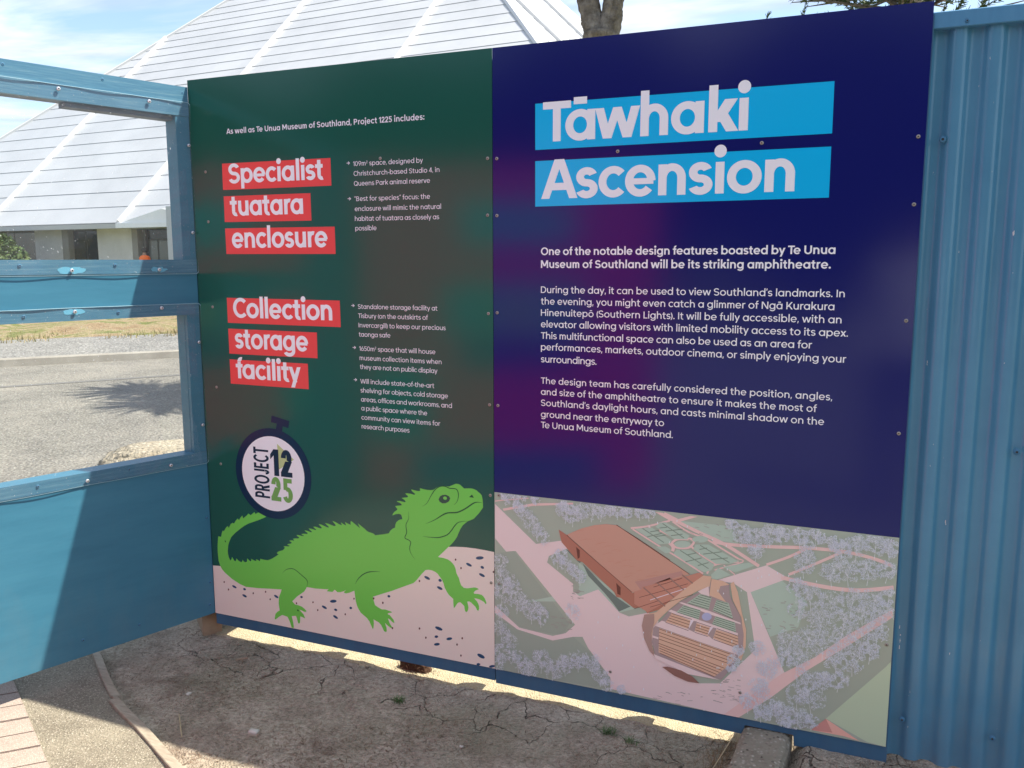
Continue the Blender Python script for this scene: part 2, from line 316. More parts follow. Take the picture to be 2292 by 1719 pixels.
def add_cracks(m):
    b = m.node_tree.nodes['Principled BSDF']; t = N(m, 'ShaderNodeTexCoord')
    nz = N(m, 'ShaderNodeTexNoise', i_Scale=9.0, i_Detail=4); L(m, t.outputs['Object'], nz.inputs[0])
    ad = N(m, 'ShaderNodeVectorMath', operation='MULTIPLY_ADD'); L(m, nz.outputs[1], ad.inputs[0]); ad.inputs[1].default_value = (.14, .14, 0); L(m, t.outputs['Object'], ad.inputs[2])
    v = N(m, 'ShaderNodeTexVoronoi', feature='DISTANCE_TO_EDGE', i_Scale=5.4); L(m, ad.outputs[0], v.inputs[0])
    th = N(m, 'ShaderNodeTexNoise', i_Scale=3.1, i_Detail=2); L(m, t.outputs['Object'], th.inputs[0])
    sp_ = N(m, 'ShaderNodeSeparateXYZ'); L(m, t.outputs['Object'], sp_.inputs[0])
    yr = N(m, 'ShaderNodeMapRange'); yr.inputs[1].default_value = -.42; yr.inputs[2].default_value = -.16; yr.inputs[3].default_value = -.05; yr.inputs[4].default_value = .035; L(m, sp_.outputs[1], yr.inputs[0])
    wd = N(m, 'ShaderNodeMath', operation='MULTIPLY_ADD'); L(m, th.outputs[0], wd.inputs[0]); wd.inputs[1].default_value = .09; wd.inputs[2].default_value = -.066
    w2 = N(m, 'ShaderNodeMath', operation='ADD'); L(m, wd.outputs[0], w2.inputs[0]); L(m, yr.outputs[0], w2.inputs[1])
    mi = N(m, 'ShaderNodeMath', operation='MINIMUM'); L(m, w2.outputs[0], mi.inputs[0]); mi.inputs[1].default_value = .006
    df = N(m, 'ShaderNodeMath', operation='SUBTRACT'); L(m, v.outputs['Distance'], df.inputs[0]); L(m, mi.outputs[0], df.inputs[1])
    mr = N(m, 'ShaderNodeMapRange'); mr.inputs[1].default_value = -.010; mr.inputs[2].default_value = .004; L(m, df.outputs[0], mr.inputs[0])
    src = b.inputs['Base Color'].links[0].from_socket
    mxn = N(m, 'ShaderNodeMix', data_type='RGBA'); L(m, mr.outputs[0], mxn.inputs[0]); mxn.inputs[6].default_value = (.045, .032, .024, 1); L(m, src, mxn.inputs[7]); L(m, mxn.outputs[2], b.inputs['Base Color'])
    bp0 = b.inputs['Normal'].links[0].from_node; bp = N(m, 'ShaderNodeBump', i_Strength=1.0, i_Distance=.01); L(m, mr.outputs[0], bp.inputs['Height']); L(m, bp0.outputs[0], bp.inputs['Normal']); L(m, bp.outputs[0], b.inputs['Normal'])
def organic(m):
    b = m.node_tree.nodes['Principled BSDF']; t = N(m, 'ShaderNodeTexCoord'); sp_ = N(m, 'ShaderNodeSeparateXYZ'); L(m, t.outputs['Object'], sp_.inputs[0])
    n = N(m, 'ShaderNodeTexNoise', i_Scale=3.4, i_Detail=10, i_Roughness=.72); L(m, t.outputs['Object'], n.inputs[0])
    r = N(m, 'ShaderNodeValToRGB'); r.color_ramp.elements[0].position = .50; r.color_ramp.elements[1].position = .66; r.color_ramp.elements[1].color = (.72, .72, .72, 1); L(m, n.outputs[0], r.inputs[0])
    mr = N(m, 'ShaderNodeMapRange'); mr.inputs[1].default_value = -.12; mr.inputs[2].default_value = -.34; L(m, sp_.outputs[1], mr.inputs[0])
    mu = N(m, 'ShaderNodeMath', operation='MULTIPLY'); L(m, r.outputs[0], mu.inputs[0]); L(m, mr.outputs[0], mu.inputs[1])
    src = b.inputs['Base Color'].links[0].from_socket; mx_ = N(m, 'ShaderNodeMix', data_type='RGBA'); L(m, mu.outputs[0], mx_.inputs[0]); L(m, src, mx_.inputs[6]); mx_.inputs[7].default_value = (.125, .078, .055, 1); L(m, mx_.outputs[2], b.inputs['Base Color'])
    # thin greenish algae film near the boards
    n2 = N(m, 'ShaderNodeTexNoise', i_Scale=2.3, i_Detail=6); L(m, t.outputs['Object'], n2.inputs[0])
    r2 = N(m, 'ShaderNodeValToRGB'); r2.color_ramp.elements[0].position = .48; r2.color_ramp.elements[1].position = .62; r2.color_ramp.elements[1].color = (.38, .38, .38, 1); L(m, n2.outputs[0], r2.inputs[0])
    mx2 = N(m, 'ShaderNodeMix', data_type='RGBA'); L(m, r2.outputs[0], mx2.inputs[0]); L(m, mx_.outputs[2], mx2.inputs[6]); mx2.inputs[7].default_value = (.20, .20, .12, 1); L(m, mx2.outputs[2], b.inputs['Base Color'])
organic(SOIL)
add_cracks(SOIL)
LITTER = mat('dry_needle_litter', (.10, .055, .034), .9); LITTER2 = mat('pale_straw', (.42, .34, .21), .9); PEB = mat('pale_pebble', (.55, .52, .46), .8); PEB2 = mat('grey_stone_chip', (.26, .23, .2), .85)
GRASS = mat('grass_blade', (.07, .13, .03), .6); CLUMP = mat('root_fibre', (.10, .052, .03), .95)
BARK = ground_mat('fibrous_grey_bark', [(.32, (.09, .075, .06)), (.5, (.22, .19, .16)), (.68, (.38, .34, .29))], 9, None, 1, .04, 22)
def leafmat(name, a, b_, sc_=.6, rough=.55):
    m = mat(name, a, rough, .4); bs = m.node_tree.nodes['Principled BSDF']
    oi = N(m, 'ShaderNodeNewGeometry'); r = N(m, 'ShaderNodeValToRGB'); r.color_ramp.elements[0].color = (*a, 1); r.color_ramp.elements[1].color = (*b_, 1)
    L(m, oi.outputs['Random Per Island'], r.inputs[0]); L(m, r.outputs[0], bs.inputs['Base Color']); return m
LEAFC = leafmat('cabbage_tree_leaf', (.06, .11, .035), (.16, .19, .07)); LEAFP = leafmat('conifer_needles', (.035, .07, .02), (.13, .17, .06))
LEAFB = leafmat('shrub_leaf', (.035, .075, .02), (.13, .18, .06)); LEAFD = leafmat('dark_stand_in_leaf', (.012, .026, .010), (.03, .055, .018), rough=.8)

# ------------------------------------------------------------------ ground and setting
def flat(name, poly, z, mt, sub=0):
    o = mesh(name, [(x, y, z) for x, y in poly], [tuple(range(len(poly)))], mt); return tag(o, kind='structure')
flat('ground', [(-400, -300), (400, -300), (400, 500), (-400, 500)], -.045, EARTH)
flat('path', [(-8, -14), (9, -14), (9, -1.6), (-8, -1.6)], -.012, PAVE)
# soil in front of and under the sign (real relief)
def soil_h(x, y):
    v = Vector((x, y, 0))
    h = .010*noise.fractal(v*2.2, 1, 2, 4) + .005*noise.fractal(v*11, 1, 2, 3) + .0022*noise.fractal(v*34, 1, 2, 2)
    if x > .955: h += .062*min(1, (x-.955)/.05)*min(1, max(0, (y+.45)/.36))*max(.25, 1-max(0, y-.12)*3)
    return h
def crack_d(x, y):
    p = Vector((x+.02*noise.noise(Vector((x*14, y*14, 3))), y+.02*noise.noise(Vector((x*14, y*14, 9))), 0))*5.2
    d, _ = noise.voronoi(p)
    return d[1]-d[0]
def litter_w(x, y):
    w = noise.fractal(Vector((x*2.6+3.1, y*2.6, 5)), 1, 2, 3)
    return max(0, min(1, .15+1.5*w+.9*(-.12-y if x < .5 else .2)))
nx, ny = 430, 190; X0, X1, Y0, Y1 = -1.75, 2.3, -1.25, .50
V = []; F = []
for j in range(ny+1):
    for i in range(nx+1):
        x = X0+(X1-X0)*i/nx; y = Y0+(Y1-Y0)*j/ny; h = soil_h(x, y)
        if -.34+.06*noise.noise(Vector((x*3, 0, 0))) < y < .35 and x > -1.15:
            cmask = noise.noise(Vector((x*1.7, y*1.7, 8)))
            dcr = crack_d(x, y)
            if dcr < .07 and cmask > -.12: h -= .007*(1-dcr/.07)
        V.append((x, y, h))
for j in range(ny):
    for i in range(nx):
        a = j*(nx+1)+i; x, y = V[a][0], V[a][1]
        F.append((a, a+1, a+nx+2, a+nx+1))
so_ = mesh('soil', V, F, SOIL, smooth=True); tag(so_, kind='structure')
flat('sandy_ground', [(-1.30, .46), (2.4, .46), (2.4, 3.2), (-3.4, 3.2), (-6.2, .9), (-5.0, -2.6), (-2.15, -2.6), (-1.50, -.45)], .006-.02, SANDM)
sg = []
V = []; F = []; n = 200
for i in range(n+1):
    x = -1.25+2.45*i/n if i < n else 1.2
    x = -1.25+2.1*i/n
    e0 = .030+.012*noise.noise(Vector((x*6, 1, 0)))+.006*noise.noise(Vector((x*30, 1, 0)))
    V += [(x, e0, soil_h(x, e0)-.004), (x, e0+.02, soil_h(x, e0+.02)+.006), (x, .49, soil_h(x, .49)+.012)]
for i in range(n): F += [(3*i, 3*i+3, 3*i+4, 3*i+1), (3*i+1, 3*i+4, 3*i+5, 3*i+2)]
tag(mesh('sandy_strip', V, F, SANDM, smooth=True), kind='structure')

# concrete path at lower left, between the pavers and the batten edging
cpoly = [(-1.575, -.285), (-1.36, -.40), (-1.186, -.510), (-1.06, -.575), (-.955, -.622), (-.83, -.68), (-.715, -.738), (-.30, -.95), (.2, -1.2), (-.5, -1.6), (-3.2, -1.6), (-3.2, .2), (-1.8, -.1)]
flat('concrete_path', cpoly, .012, CONC)
# clay pavers, one by one, in rows
pv = thing('paver_border', 'border of speckled pink-beige clay pavers at the path edge, lower left corner', 'pavers', (-1.506, -.622, .012))
d_row = Vector((.088, -.049)).normalized()           # along the right-hand ends
d_len = Vector((-.70, -.714)).normalized()            # along each paver
W_P, L_P = .104, .215
pb = MB(); pb.box(0, 0, -.03, 1, 1, .009, .02)
sk = (d_row.x*d_len.x+d_row.y*d_len.y); cr_ = abs(d_row.x*d_len.y-d_row.y*d_len.x)
# the right-hand ends follow the edge of the border: sheared blocks (cut pavers)
pb.V = [(.002+x*(L_P-.005)+sk*(.002+y*(W_P-.005)), -cr_*(.002+y*(W_P-.005)) if (d_len.x*d_row.y-d_len.y*d_row.x) < 0 else cr_*(.002+y*(W_P-.005)), z if z < 0 else (.009 if z >= .0089 else .004)) for x, y, z in [(x_, y_, (-.03 if z_ < -.005 else (.009 if z_ > .0085 else .004))) for x_, y_, z_ in pb.V]]
me0 = None
org = Vector((-1.506, -.622))
for r_ in range(-3, 12):
    for c_ in range(0, 5):
        o2 = org+d_row*(r_*W_P+.0)+d_len*(c_*L_P)
        if me0 is None:
            o = pb.build('paver', PAVER, pv); me0 = o.data
        else: o = link('paver', me0, pv)
        ang = math.atan2(d_len.y, d_len.x)
        o.location = (o2.x+1.506, o2.y+.622, random.uniform(-.002, .002)); o.rotation_euler = (random.uniform(-.006, .006), random.uniform(-.006, .006), ang)
# batten edging: two weathered boards set on edge
def batten(name, pts, wd, h, label):
    P = [Vector(p) for p in pts]; V = []; F = []
    for i, p in enumerate(P):
        t = (P[min(i+1, len(P)-1)]-P[max(i-1, 0)]).normalized(); nn = Vector((-t.y, t.x))
        for s_, z in ((-1, -.02), (-1, h-.002), (-.85, h), (.85, h), (1, h-.002), (1, -.02)): q = p+nn*wd/2*s_; V.append((q.x, q.y, z+.003*math.sin(i*1.7)))
    for i in range(len(P)-1):
        for k in range(5): a = i*6+k; F.append((a, a+6, a+7, a+1))
    F += [tuple(range(6)), tuple(reversed(range(len(V)-6, len(V))))]
    o = mesh(name, V, F, BATT); return tag(o, label, 'garden edging', 'timber edging boards along the soil')
batten('edging_board', [(-1.556, -.277), (-1.44, -.352), (-1.32, -.432), (-1.20, -.505), (-1.163, -.523)], .026, .024, 'upper grey timber edging board running under the left fence')
batten('edging_board', [(-1.168, -.535), (-1.06, -.585), (-.955, -.626), (-.83, -.684), (-.715, -.740), (-.45, -.86), (-.1, -1.02)], .030, .024, 'lower longer timber edging board between concrete path and soil')

# road, kerbs, verge beyond the fence
kd = Vector((1.576, 2.033)).normalized(); kn = Vector((-kd.y, kd.x)); K0 = Vector((-10.285, 5.786))
def kp(a, b): q = K0+kd*a+kn*b; return (q.x, q.y)
flat('road', [kp(-30, 0), kp(60, 0), kp(60, -6.2), kp(2.0, -7.6), kp(-5, -7.9), kp(-30, -7.5)], -.012, ROAD)
flat('road_patch', [kp(-30, -2.55), kp(-3, -2.35), kp(2, -2.1), kp(12, -2.2), kp(12, -2.36), kp(2, -2.24), kp(-3, -2.5), kp(-30, -2.72)], -.008, mat('road_seam', (.13, .127, .12), .9))
kb = MB(); 
for k in range(-12, 30):
    pass
def strip3(name, rows, a0, a1, mt, n=60):
    V = []; F = []; m_ = len(rows)
    for i in range(n+1):
        a = a0+(a1-a0)*i/n
        for b, z in rows:
            x, y = kp(a, b); V.append((x, y, z))
    for i in range(n):
        for k in range(m_-1): q = i*m_+k; F.append((q, q+1, q+m_+1, q+m_))
    return mesh(name, V, F, mt)
tag(strip3('kerb', [(0, -.03), (.02, .085), (.05, .10), (.16, .10)], -30, 60, FARKERB), kind='structure')
tag(strip3('gravel_verge', [(.16, .095), (.9, .12), (1.7, .15), (2.6, .16)], -30, 60, GRAVEL), kind='structure')
# lumpy grass bank
V = []; F = []; m_ = 16; n = 260
for i in range(n+1):
    a = -22+50*i/n
    for k in range(m_):
        b = 2.3+.45*noise.noise(Vector((a*.8, 0, 2)))*(k == 0)+k*1.0
        x, y = kp(a, b); z = .15+.16*min(1, k/2)*(.6+.8*noise.noise(Vector((x*.9, y*.9, 0))))+.05*noise.noise(Vector((x*4, y*4, 0)))
        V.append((x, y, z if k else .12))
for i in range(n):
    for k in range(m_-1): q = i*m_+k; F.append((q, q+1, q+m_+1, q+m_))
tag(mesh('grass_bank', V, F, GRASSM, smooth=True), kind='structure')
# tufts on the bank
gb = MB()
for i in range(14000):
    a = random.uniform(-14, 22); b = 2.0+abs(random.gauss(0, 2.2)); x, y = kp(a, b)
    if noise.noise(Vector((x*.8, y*.8, 4))) < -.1: continue
    h = random.uniform(.0, .07); dx_ = random.uniform(-.05, .05); w_ = random.uniform(.006, .014); an = random.uniform(0, 6.28)
    gb.add([(x-w_*math.cos(an), y-w_*math.sin(an), .14), (x+w_*math.cos(an), y+w_*math.sin(an), .14), (x+dx_, y+random.uniform(-.05, .05), .20+h)], [(0, 1, 2)])
STR = leafmat('verge_grass', (.30, .21, .11), (.22, .22, .08))
tag(gb.build('verge_grass', STR), 'dry straw and green grass tufts on the bank beyond the road', 'grass', kind='stuff')
# aggregate boulder edge near the fence, seen through the lower window
def lump(name, c, s, mt, seed, label, cat, rz=0, n=3, rough=.18, group=None):
    import bmesh
    bm = bmesh.new(); bmesh.ops.create_icosphere(bm, subdivisions=n, radius=1)
    for v in bm.verts:
        p = v.co.copy(); q = Vector([math.copysign(abs(t)**.55, t) for t in p]); 
        v.co = Vector((q.x*s[0], q.y*s[1], q.z*s[2]))*(1+rough*noise.fractal(p*1.7+Vector((seed, 0, 0)), 1, 2, 4))
    me = bpy.data.meshes.new(name); bm.to_mesh(me); bm.free(); me.materials.append(mt)
    me.polygons.foreach_set('use_smooth', [True]*len(me.polygons))
    o = link(name, me); o.location = c; o.rotation_euler = (0, 0, rz); return tag(o, label, cat, group)
lump('concrete_block', (-3.35, 2.62, .01), (.92, .28, .108), ROCK, 2, 'rough aggregate concrete edge block beyond the lower fence window', 'concrete block', R(38), 4, .11)

# ------------------------------------------------------------------ white pyramid-roofed museum building
HD = Vector((.998, -.064, 0)); UP = Vector((.046, .720, .692)); E0 = Vector((-27.998, 24.464, 3.0))
HD.normalize(); UPH = Vector((-HD.y, HD.x, 0)); SL = math.atan2(.692, .7215)
UP = UPH*math.cos(SL)+Vector((0, 0, 1))*math.sin(SL)
HL, HR = -20.2, 22.9; HALF = (HR-HL)/2; UMAX = HALF/math.cos(SL)*.86
mus = thing('museum_building', 'huge white pyramid-roofed building behind the hoarding', 'building', tuple(E0))
mus_inv = E0
def face_frame(side):
    c = E0+HD*((HL+HR)/2)+UPH*HALF          # plan centre at eave height
    if side == 0: h, o_ = HD, UPH
    elif side == 1: h, o_ = UPH, -HD
    elif side == 2: h, o_ = -HD, -UPH
    else: h, o_ = -UPH, HD
    e = c-o_*HALF
    u = o_*math.cos(SL)+Vector((0, 0, 1))*math.sin(SL)
    return e, h, u, h.cross(u)
def clip_bay(a, b, u0, u1):
    """polygon in (h,u) of course u0..u1 between h=a and h=b, limited by the two hips"""
    hw = lambda u: HALF-u*math.cos(SL)
    pts = []
    for u in (u0, u1):
        lo, hi = max(a, -hw(u)), min(b, hw(u))
        pts.append((lo, hi, u))
    if pts[0][0] >= pts[0][1]: return None
    P = []
    l0, h0, _ = pts[0]; l1, h1, _ = pts[1]
    if l1 >= h1:
        mid = (max(a, min(b, (l1+h1)/2)))
        return [(l0, u0), (h0, u0), (mid, u0+(u1-u0)*.5)]
    P = [(l0, u0), (h0, u0)]
    if h0 == b and h1 < b:
        uc = (HALF-b)/math.cos(SL)
        if u0 < uc < u1: P.append((b, uc))
    P += [(h1, u1), (l1, u1)]
    if l0 == a and l1 > a:
        uc = (HALF+a)/math.cos(SL)
        if u0 < uc < u1: P.append((a, uc))
    return P
cs = [0.08]
while cs[-1] < UMAX:
    u_ = cs[-1]; cs.append(u_+1.03-.30*min(1, u_/16))
hc = (HL+HR)/2
for side in range(4):
    e, h, u, nrm = face_frame(side)
    seams = [k*9.0-hc for k in range(-3, 4)] if side == 0 else [k*9.0 for k in range(-2, 3)]
    ed = [-HALF]+[s for s in seams if -HALF < s < HALF]+[HALF]
    for ci in range(len(cs)-1):
        if side in (2, 3) and ci > 0: break
        u0, u1 = cs[ci], cs[ci+1]
        if side in (2, 3): u1 = UMAX
        for bi in range(len(ed)-1 if side < 2 else 1):
            a, b = (ed[bi], ed[bi+1]) if side < 2 else (-HALF, HALF)
            P = clip_bay(a, b, u0, u1)
            if not P: continue
            V = []; m_ = len(P); dz = random.uniform(-.001, .001)
            lift = lambda uu: (.022*(1-(uu-u0)/(u1-u0)) if side < 2 else 0)+.01+dz
            for (hh, uu) in P: V.append(e+h*hh+u*(uu-(.05 if (uu == u0 and side < 2) else 0))+nrm*lift(uu)-E0)
            for (hh, uu) in P: V.append(e+h*hh+u*(uu-(.05 if (uu == u0 and side < 2) else 0))-nrm*.04-E0)
            F = [tuple(range(m_)), tuple(reversed(range(m_, 2*m_)))]+[(k, k+m_, (k+1) % m_+m_, (k+1) % m_) for k in range(m_)]
            mesh('roof_panel', V, F, ROOFW, mus)
    if side < 2:
        for s in seams:
            if abs(s) >= HALF-1: continue
            ut = min(UMAX, (HALF-abs(s))/math.cos(SL)); m2 = MB()
            P = [e+h*(s+q*.075)+u*uu+nrm*zz-E0 for uu in (0, ut) for q, zz in ((-1, 0), (-1, .16), (1, .16), (1, 0))]
            m2.add(P, [(0,4,5,1),(1,5,6,2),(2,6,7,3),(0,1,2,3),(7,6,5,4)]); m2.build('roof_seam', ROOFB, mus)
for sx in (-1, 1):   # hip cappings
    for sy in (-1, 1):
        c = E0+HD*hc+UPH*HALF; b0 = c+HD*sx*HALF+UPH*sy*HALF; k = .86
        t0 = c+HD*sx*HALF*(1-k)+UPH*sy*HALF*(1-k)+Vector((0, 0, HALF*k*math.tan(SL)))
        m2 = MB(); m2.tube([b0-E0, t0-E0], .12, 6); m2.build('hip_capping', ROOFB, mus)
# flat top
c = E0+HD*hc+UPH*HALF+Vector((0, 0, HALF*.86*math.tan(SL)-.1)); q = HALF*.15
mesh('roof_cap', [tuple(c+HD*a*q+UPH*b*q-E0) for a, b in ((-1,-1),(1,-1),(1,1),(-1,1))], [(0,1,2,3)], ROOFW, mus)
def wbox(name, h0, h1, o0, o1, z0, z1, mt, par=None):
    """box in the building frame: h along the front, o outwards (towards the camera), z above ground"""
    P = [E0+HD*h+UPH*(-o)+Vector((0, 0, z-3.0))-E0 for z in (z0, z1) for h, o in ((h0, o0), (h1, o0), (h1, o1), (h0, o1))]
    return mesh(name, P, [(0,3,2,1),(4,5,6,7),(0,1,5,4),(1,2,6,5),(2,3,7,6),(3,0,4,7)], mt, par or mus)
wbox('fascia', HL, HR, .0, .12, 2.80, 2.99, mat('fascia_grey_white', (.50, .50, .50), .5))
wbox('soffit', HL, HR, -1.0, -.002, 2.84, 2.90, WHITEP)
S_ = -.85  # wall set back under the eave
segs = [(HL, -19.0, 'w'), (-19, -17.4, 'g'), (-17.4, -14.9, 'w'), (-14.9, -13.3, 'g'), (-13.3, -10.0, 'w'), (-10.0, -6.75, 'g'), (-6.75, -4.70, 'w'), (-4.70, -4.28, 'p'), (-4.28, -2.52, 'g'), (-2.52, -.22, 'w'), (-.22, .12, 'p'), (2.05, 2.62, 'w'), (3.4, 12, 'w'), (12, 13.6, 'g'), (13.6, HR, 'w')]
for a, b, k in segs:
    if k == 'w': wbox('wall', a, b, S_-.3, S_, -.2, 2.84, WALLW)
    elif k == 'p': wbox('pilaster', a, b, S_-.3, S_+.12, -.2, 2.83, PILLAR)
    else:
        f = wbox('window', a, b, S_-.3, S_-.15, 0, 2.84, DFRAME)
        mid = (a+b)/2
        for c0, c1 in ((a+.05, mid-.03), (mid+.03, b-.05)): wbox('pane', c0, c1, S_-.15, S_-.13, .1, 2.76, DARKG, f)
dr = wbox('door', .12, 2.05, S_-.3, S_-.2, 0, 2.84, DFRAME)
wbox('pane', .42, .95, S_-.2, S_-.18, .1, 2.30, DOORG, dr); wbox('pane', 1.05, 1.95, S_-.2, S_-.18, .1, 2.30, DOORG, dr); wbox('pane', .42, 1.95, S_-.2, S_-.18, 2.38, 2.78, DARKG, dr)
wbox('door_post', .28, .40, S_-.2, S_-.05, 0, 2.80, DFRAME)
wbox('service_panel', 2.10, 2.60, S_+.003, S_+.05, .2, 2.15, mat('grey_service_door', (.30, .31, .31), .5))
sgn = wbox('notice', 2.26, 2.50, S_+.053, S_+.07, 1.72, 1.98, mat('green_notice', (.02, .16, .09), .5))
wbox('white_post', 2.66, 2.80, -.2, -.06, 0, 2.82, WHITEP); wbox('white_post', 3.16, 3.34, -.2, -.06, 0, 2.82, WHITEP)
wbox('intercom', 2.88, 2.98, -.4, -.3, 1.9, 2.15, DFRAME); wbox('side_panel', 2.82, 3.14, -.5, -.4, 0, 2.8, mat('pale_panel', (.55, .58, .6), .5))
# entrance canopy: shallow white gable standing out from the eave
P = [(-.02, .14, 2.80), (2.92, .14, 2.80), (2.92, .14, 3.48), (2.62, .14, 3.52), (.30, .14, 3.04), (-.02, .14, 3.02)]
V = [E0+HD*h-UPH*o+Vector((0, 0, z-3.0))-E0 for o_ in (0.0, 1.0) for h, o, z in [(h, o-o_*1.4, z) for h, o, z in P]]
mesh('canopy_gable', V, [(0,1,2,3,4,5), (11,10,9,8,7,6)]+[(k, k+6, (k+1) % 6+6, (k+1) % 6) for k in range(6)], WHITEP, mus)
wbox('fascia_band', -.02, 2.92, .141, .20, 2.80, 3.0, WHITEP)
wbox('white_post', 2.93, 3.30, .0, .2, -.1, 3.6, mat('grey_white_post', (.5, .52, .55), .5))
# shrub and hi-vis person in front of the building
def leaf_cloud(n, c, rad, size, seed, fn=None, long=1.6):
    rnd = random.Random(seed); V = []; F = []
    k = 0
    while k < n:
        p = Vector((rnd.uniform(-1, 1), rnd.uniform(-1, 1), rnd.uniform(-1, 1)))
        if p.length > 1: continue
        if fn and not fn(p): continue
        if p.length < .45 and rnd.random() < .6: continue
        q = Vector((c[0]+p.x*rad[0], c[1]+p.y*rad[1], c[2]+p.z*rad[2]))
        a = Vector((rnd.gauss(0, 1), rnd.gauss(0, 1), rnd.gauss(0, .7))).normalized(); b = a.orthogonal().normalized(); s = size*rnd.uniform(.6, 1.4)
        o = len(V); V += [q-a*s*long/2, q+b*s*.4, q+a*s*long/2, q-b*s*.4]; F.append((o, o+1, o+2, o+3)); k += 1
    return V, F
def clumpf(seed, thr=0.0, f=2.2): return lambda p: noise.noise(p*f+Vector((seed*3.1, seed, 0))) > thr
bx_ = E0+HD*(-6.9)-UPH*1.6
sh = thing('shrub', 'green leafy shrub against the dark windows of the white building', 'shrub', (bx_.x, bx_.y, 0))
V, F = leaf_cloud(6500, (0, 0, 1.30), (2.6, 1.2, 1.55), .14, 3, clumpf(1, -.15)); mesh('foliage', V, F, LEAFB, sh)
m2 = MB()
for k in range(6): m2.tube([(0, 0, 0), (random.uniform(-.8, .8), random.uniform(-.3, .3), .9), (random.uniform(-1.6, 1.6), random.uniform(-.5, .5), 1.7)], [.05, .03, .015], 5)
m2.build('stem', BARK, sh)

def figure(name, label, loc, rz, skinc, top, legs, vest):
    t = thing(name, label, 'person', loc, rz)
    J = {'pel': (0, 0, .95, .15, .11), 'sp': (0, 0, 1.18, .14, .10), 'ch': (0, .0, 1.38, .17, .11), 'nk': (0, .0, 1.54, .055, .055), 'hd': (0, .0, 1.66, .085, .10), 'tp': (0, 0, 1.77, .06, .07),
         'hl': (-.10, 0, .88, .09, .09), 'kl': (-.11, -.02, .50, .06, .06), 'al': (-.12, .02, .09, .042, .042), 'fl': (-.13, -.13, .04, .04, .03),
         'hr': (.10, 0, .88, .09, .09), 'kr': (.11, -.02, .50, .06, .06), 'ar': (.12, .02, .09, .042, .042), 'fr': (.13, -.13, .04, .04, .03),
         'sl': (-.19, 0, 1.42, .06, .06), 'el': (-.26, .02, 1.14, .042, .042), 'wl': (-.24, -.08, .90, .03, .03), 'ml': (-.235, -.11, .82, .035, .02),
         'sr': (.19, 0, 1.42, .06, .06), 'er': (.26, .02, 1.14, .042, .042), 'wr': (.24, -.08, .90, .03, .03), 'mr': (.235, -.11, .82, .035, .02)}
    ks = list(J); E_ = [('pel','sp'),('sp','ch'),('ch','nk'),('nk','hd'),('hd','tp'),('pel','hl'),('hl','kl'),('kl','al'),('al','fl'),('pel','hr'),('hr','kr'),('kr','ar'),('ar','fr'),('ch','sl'),('sl','el'),('el','wl'),('wl','ml'),('ch','sr'),('sr','er'),('er','wr'),('wr','mr')]
    me = bpy.data.meshes.new('body'); me.from_pydata([J[k][:3] for k in ks], [(ks.index(a), ks.index(b)) for a, b in E_], []); o = link('body', me, t)
    md = o.modifiers.new('skin', 'SKIN'); 
    for k, v in zip(ks, me.skin_vertices[0].data): v.radius = J[k][3:5]; v.use_root = (k == 'pel')
    o.modifiers.new('sub', 'SUBSURF').levels = 1
    m = mat('figure_cloth', legs, .8); b = m.node_tree.nodes['Principled BSDF']
    tcn = N(m, 'ShaderNodeTexCoord'); sp_ = N(m, 'ShaderNodeSeparateXYZ'); L(m, tcn.outputs['Object'], sp_.inputs[0])
    r = N(m, 'ShaderNodeValToRGB'); r.color_ramp.interpolation = 'CONSTANT'
    mr = N(m, 'ShaderNodeMath', operation='DIVIDE'); mr.inputs[1].default_value = 2; L(m, sp_.outputs[2], mr.inputs[0]); L(m, mr.outputs[0], r.inputs[0])
    els = r.color_ramp.elements; els[0].position = 0; els[0].color = (.03, .03, .03, 1); els[1].position = .05; els[1].color = (*legs, 1)
    for p, c in ((.47, top), (.755, skinc)): e_ = els.new(p); e_.color = (*c, 1)
    L(m, r.outputs[0], b.inputs['Base Color']); me.materials.append(m)
    # vest and hair
    if vest:
        m2 = MB(); n = 14
        for z, rx, ry in ((1.0, .185, .15), (1.2, .19, .15), (1.40, .215, .15), (1.50, .15, .12)):
            for k in range(n): a = 2*math.pi*k/n; m2.V.append((rx*math.cos(a), ry*math.sin(a), z))
        for i in range(3):
            for k in range(n): m2.F.append((i*n+k, i*n+(k+1) % n, (i+1)*n+(k+1) % n, (i+1)*n+k))
        m2.build('vest', mat('orange_vest', vest, .7), t, True)
    m2 = MB(); n = 10
    for z, r_ in ((1.62, .105), (1.70, .118), (1.77, .10), (1.81, .05)):
        for k in range(n): a = 2*math.pi*k/n; m2.V.append((r_*.9*math.cos(a), .02+r_*math.sin(a), z))
    for i in range(3):
        for k in range(n): m2.F.append((i*n+k, i*n+(k+1) % n, (i+1)*n+(k+1) % n, (i+1)*n+k))
    m2.F.append(tuple(range(3*n, 4*n))); m2.build('hair', mat('dark_hair', (.02, .014, .01), .8), t, True)
    return t
pp = E0+HD*1.93-UPH*.5
figure('person', 'person in a bright orange hi-vis vest by the entrance door', (pp.x, pp.y, .17), R(10), (.35, .2, .14), (.85, .16, .03), (.03, .04, .07), (.95, .17, .02))

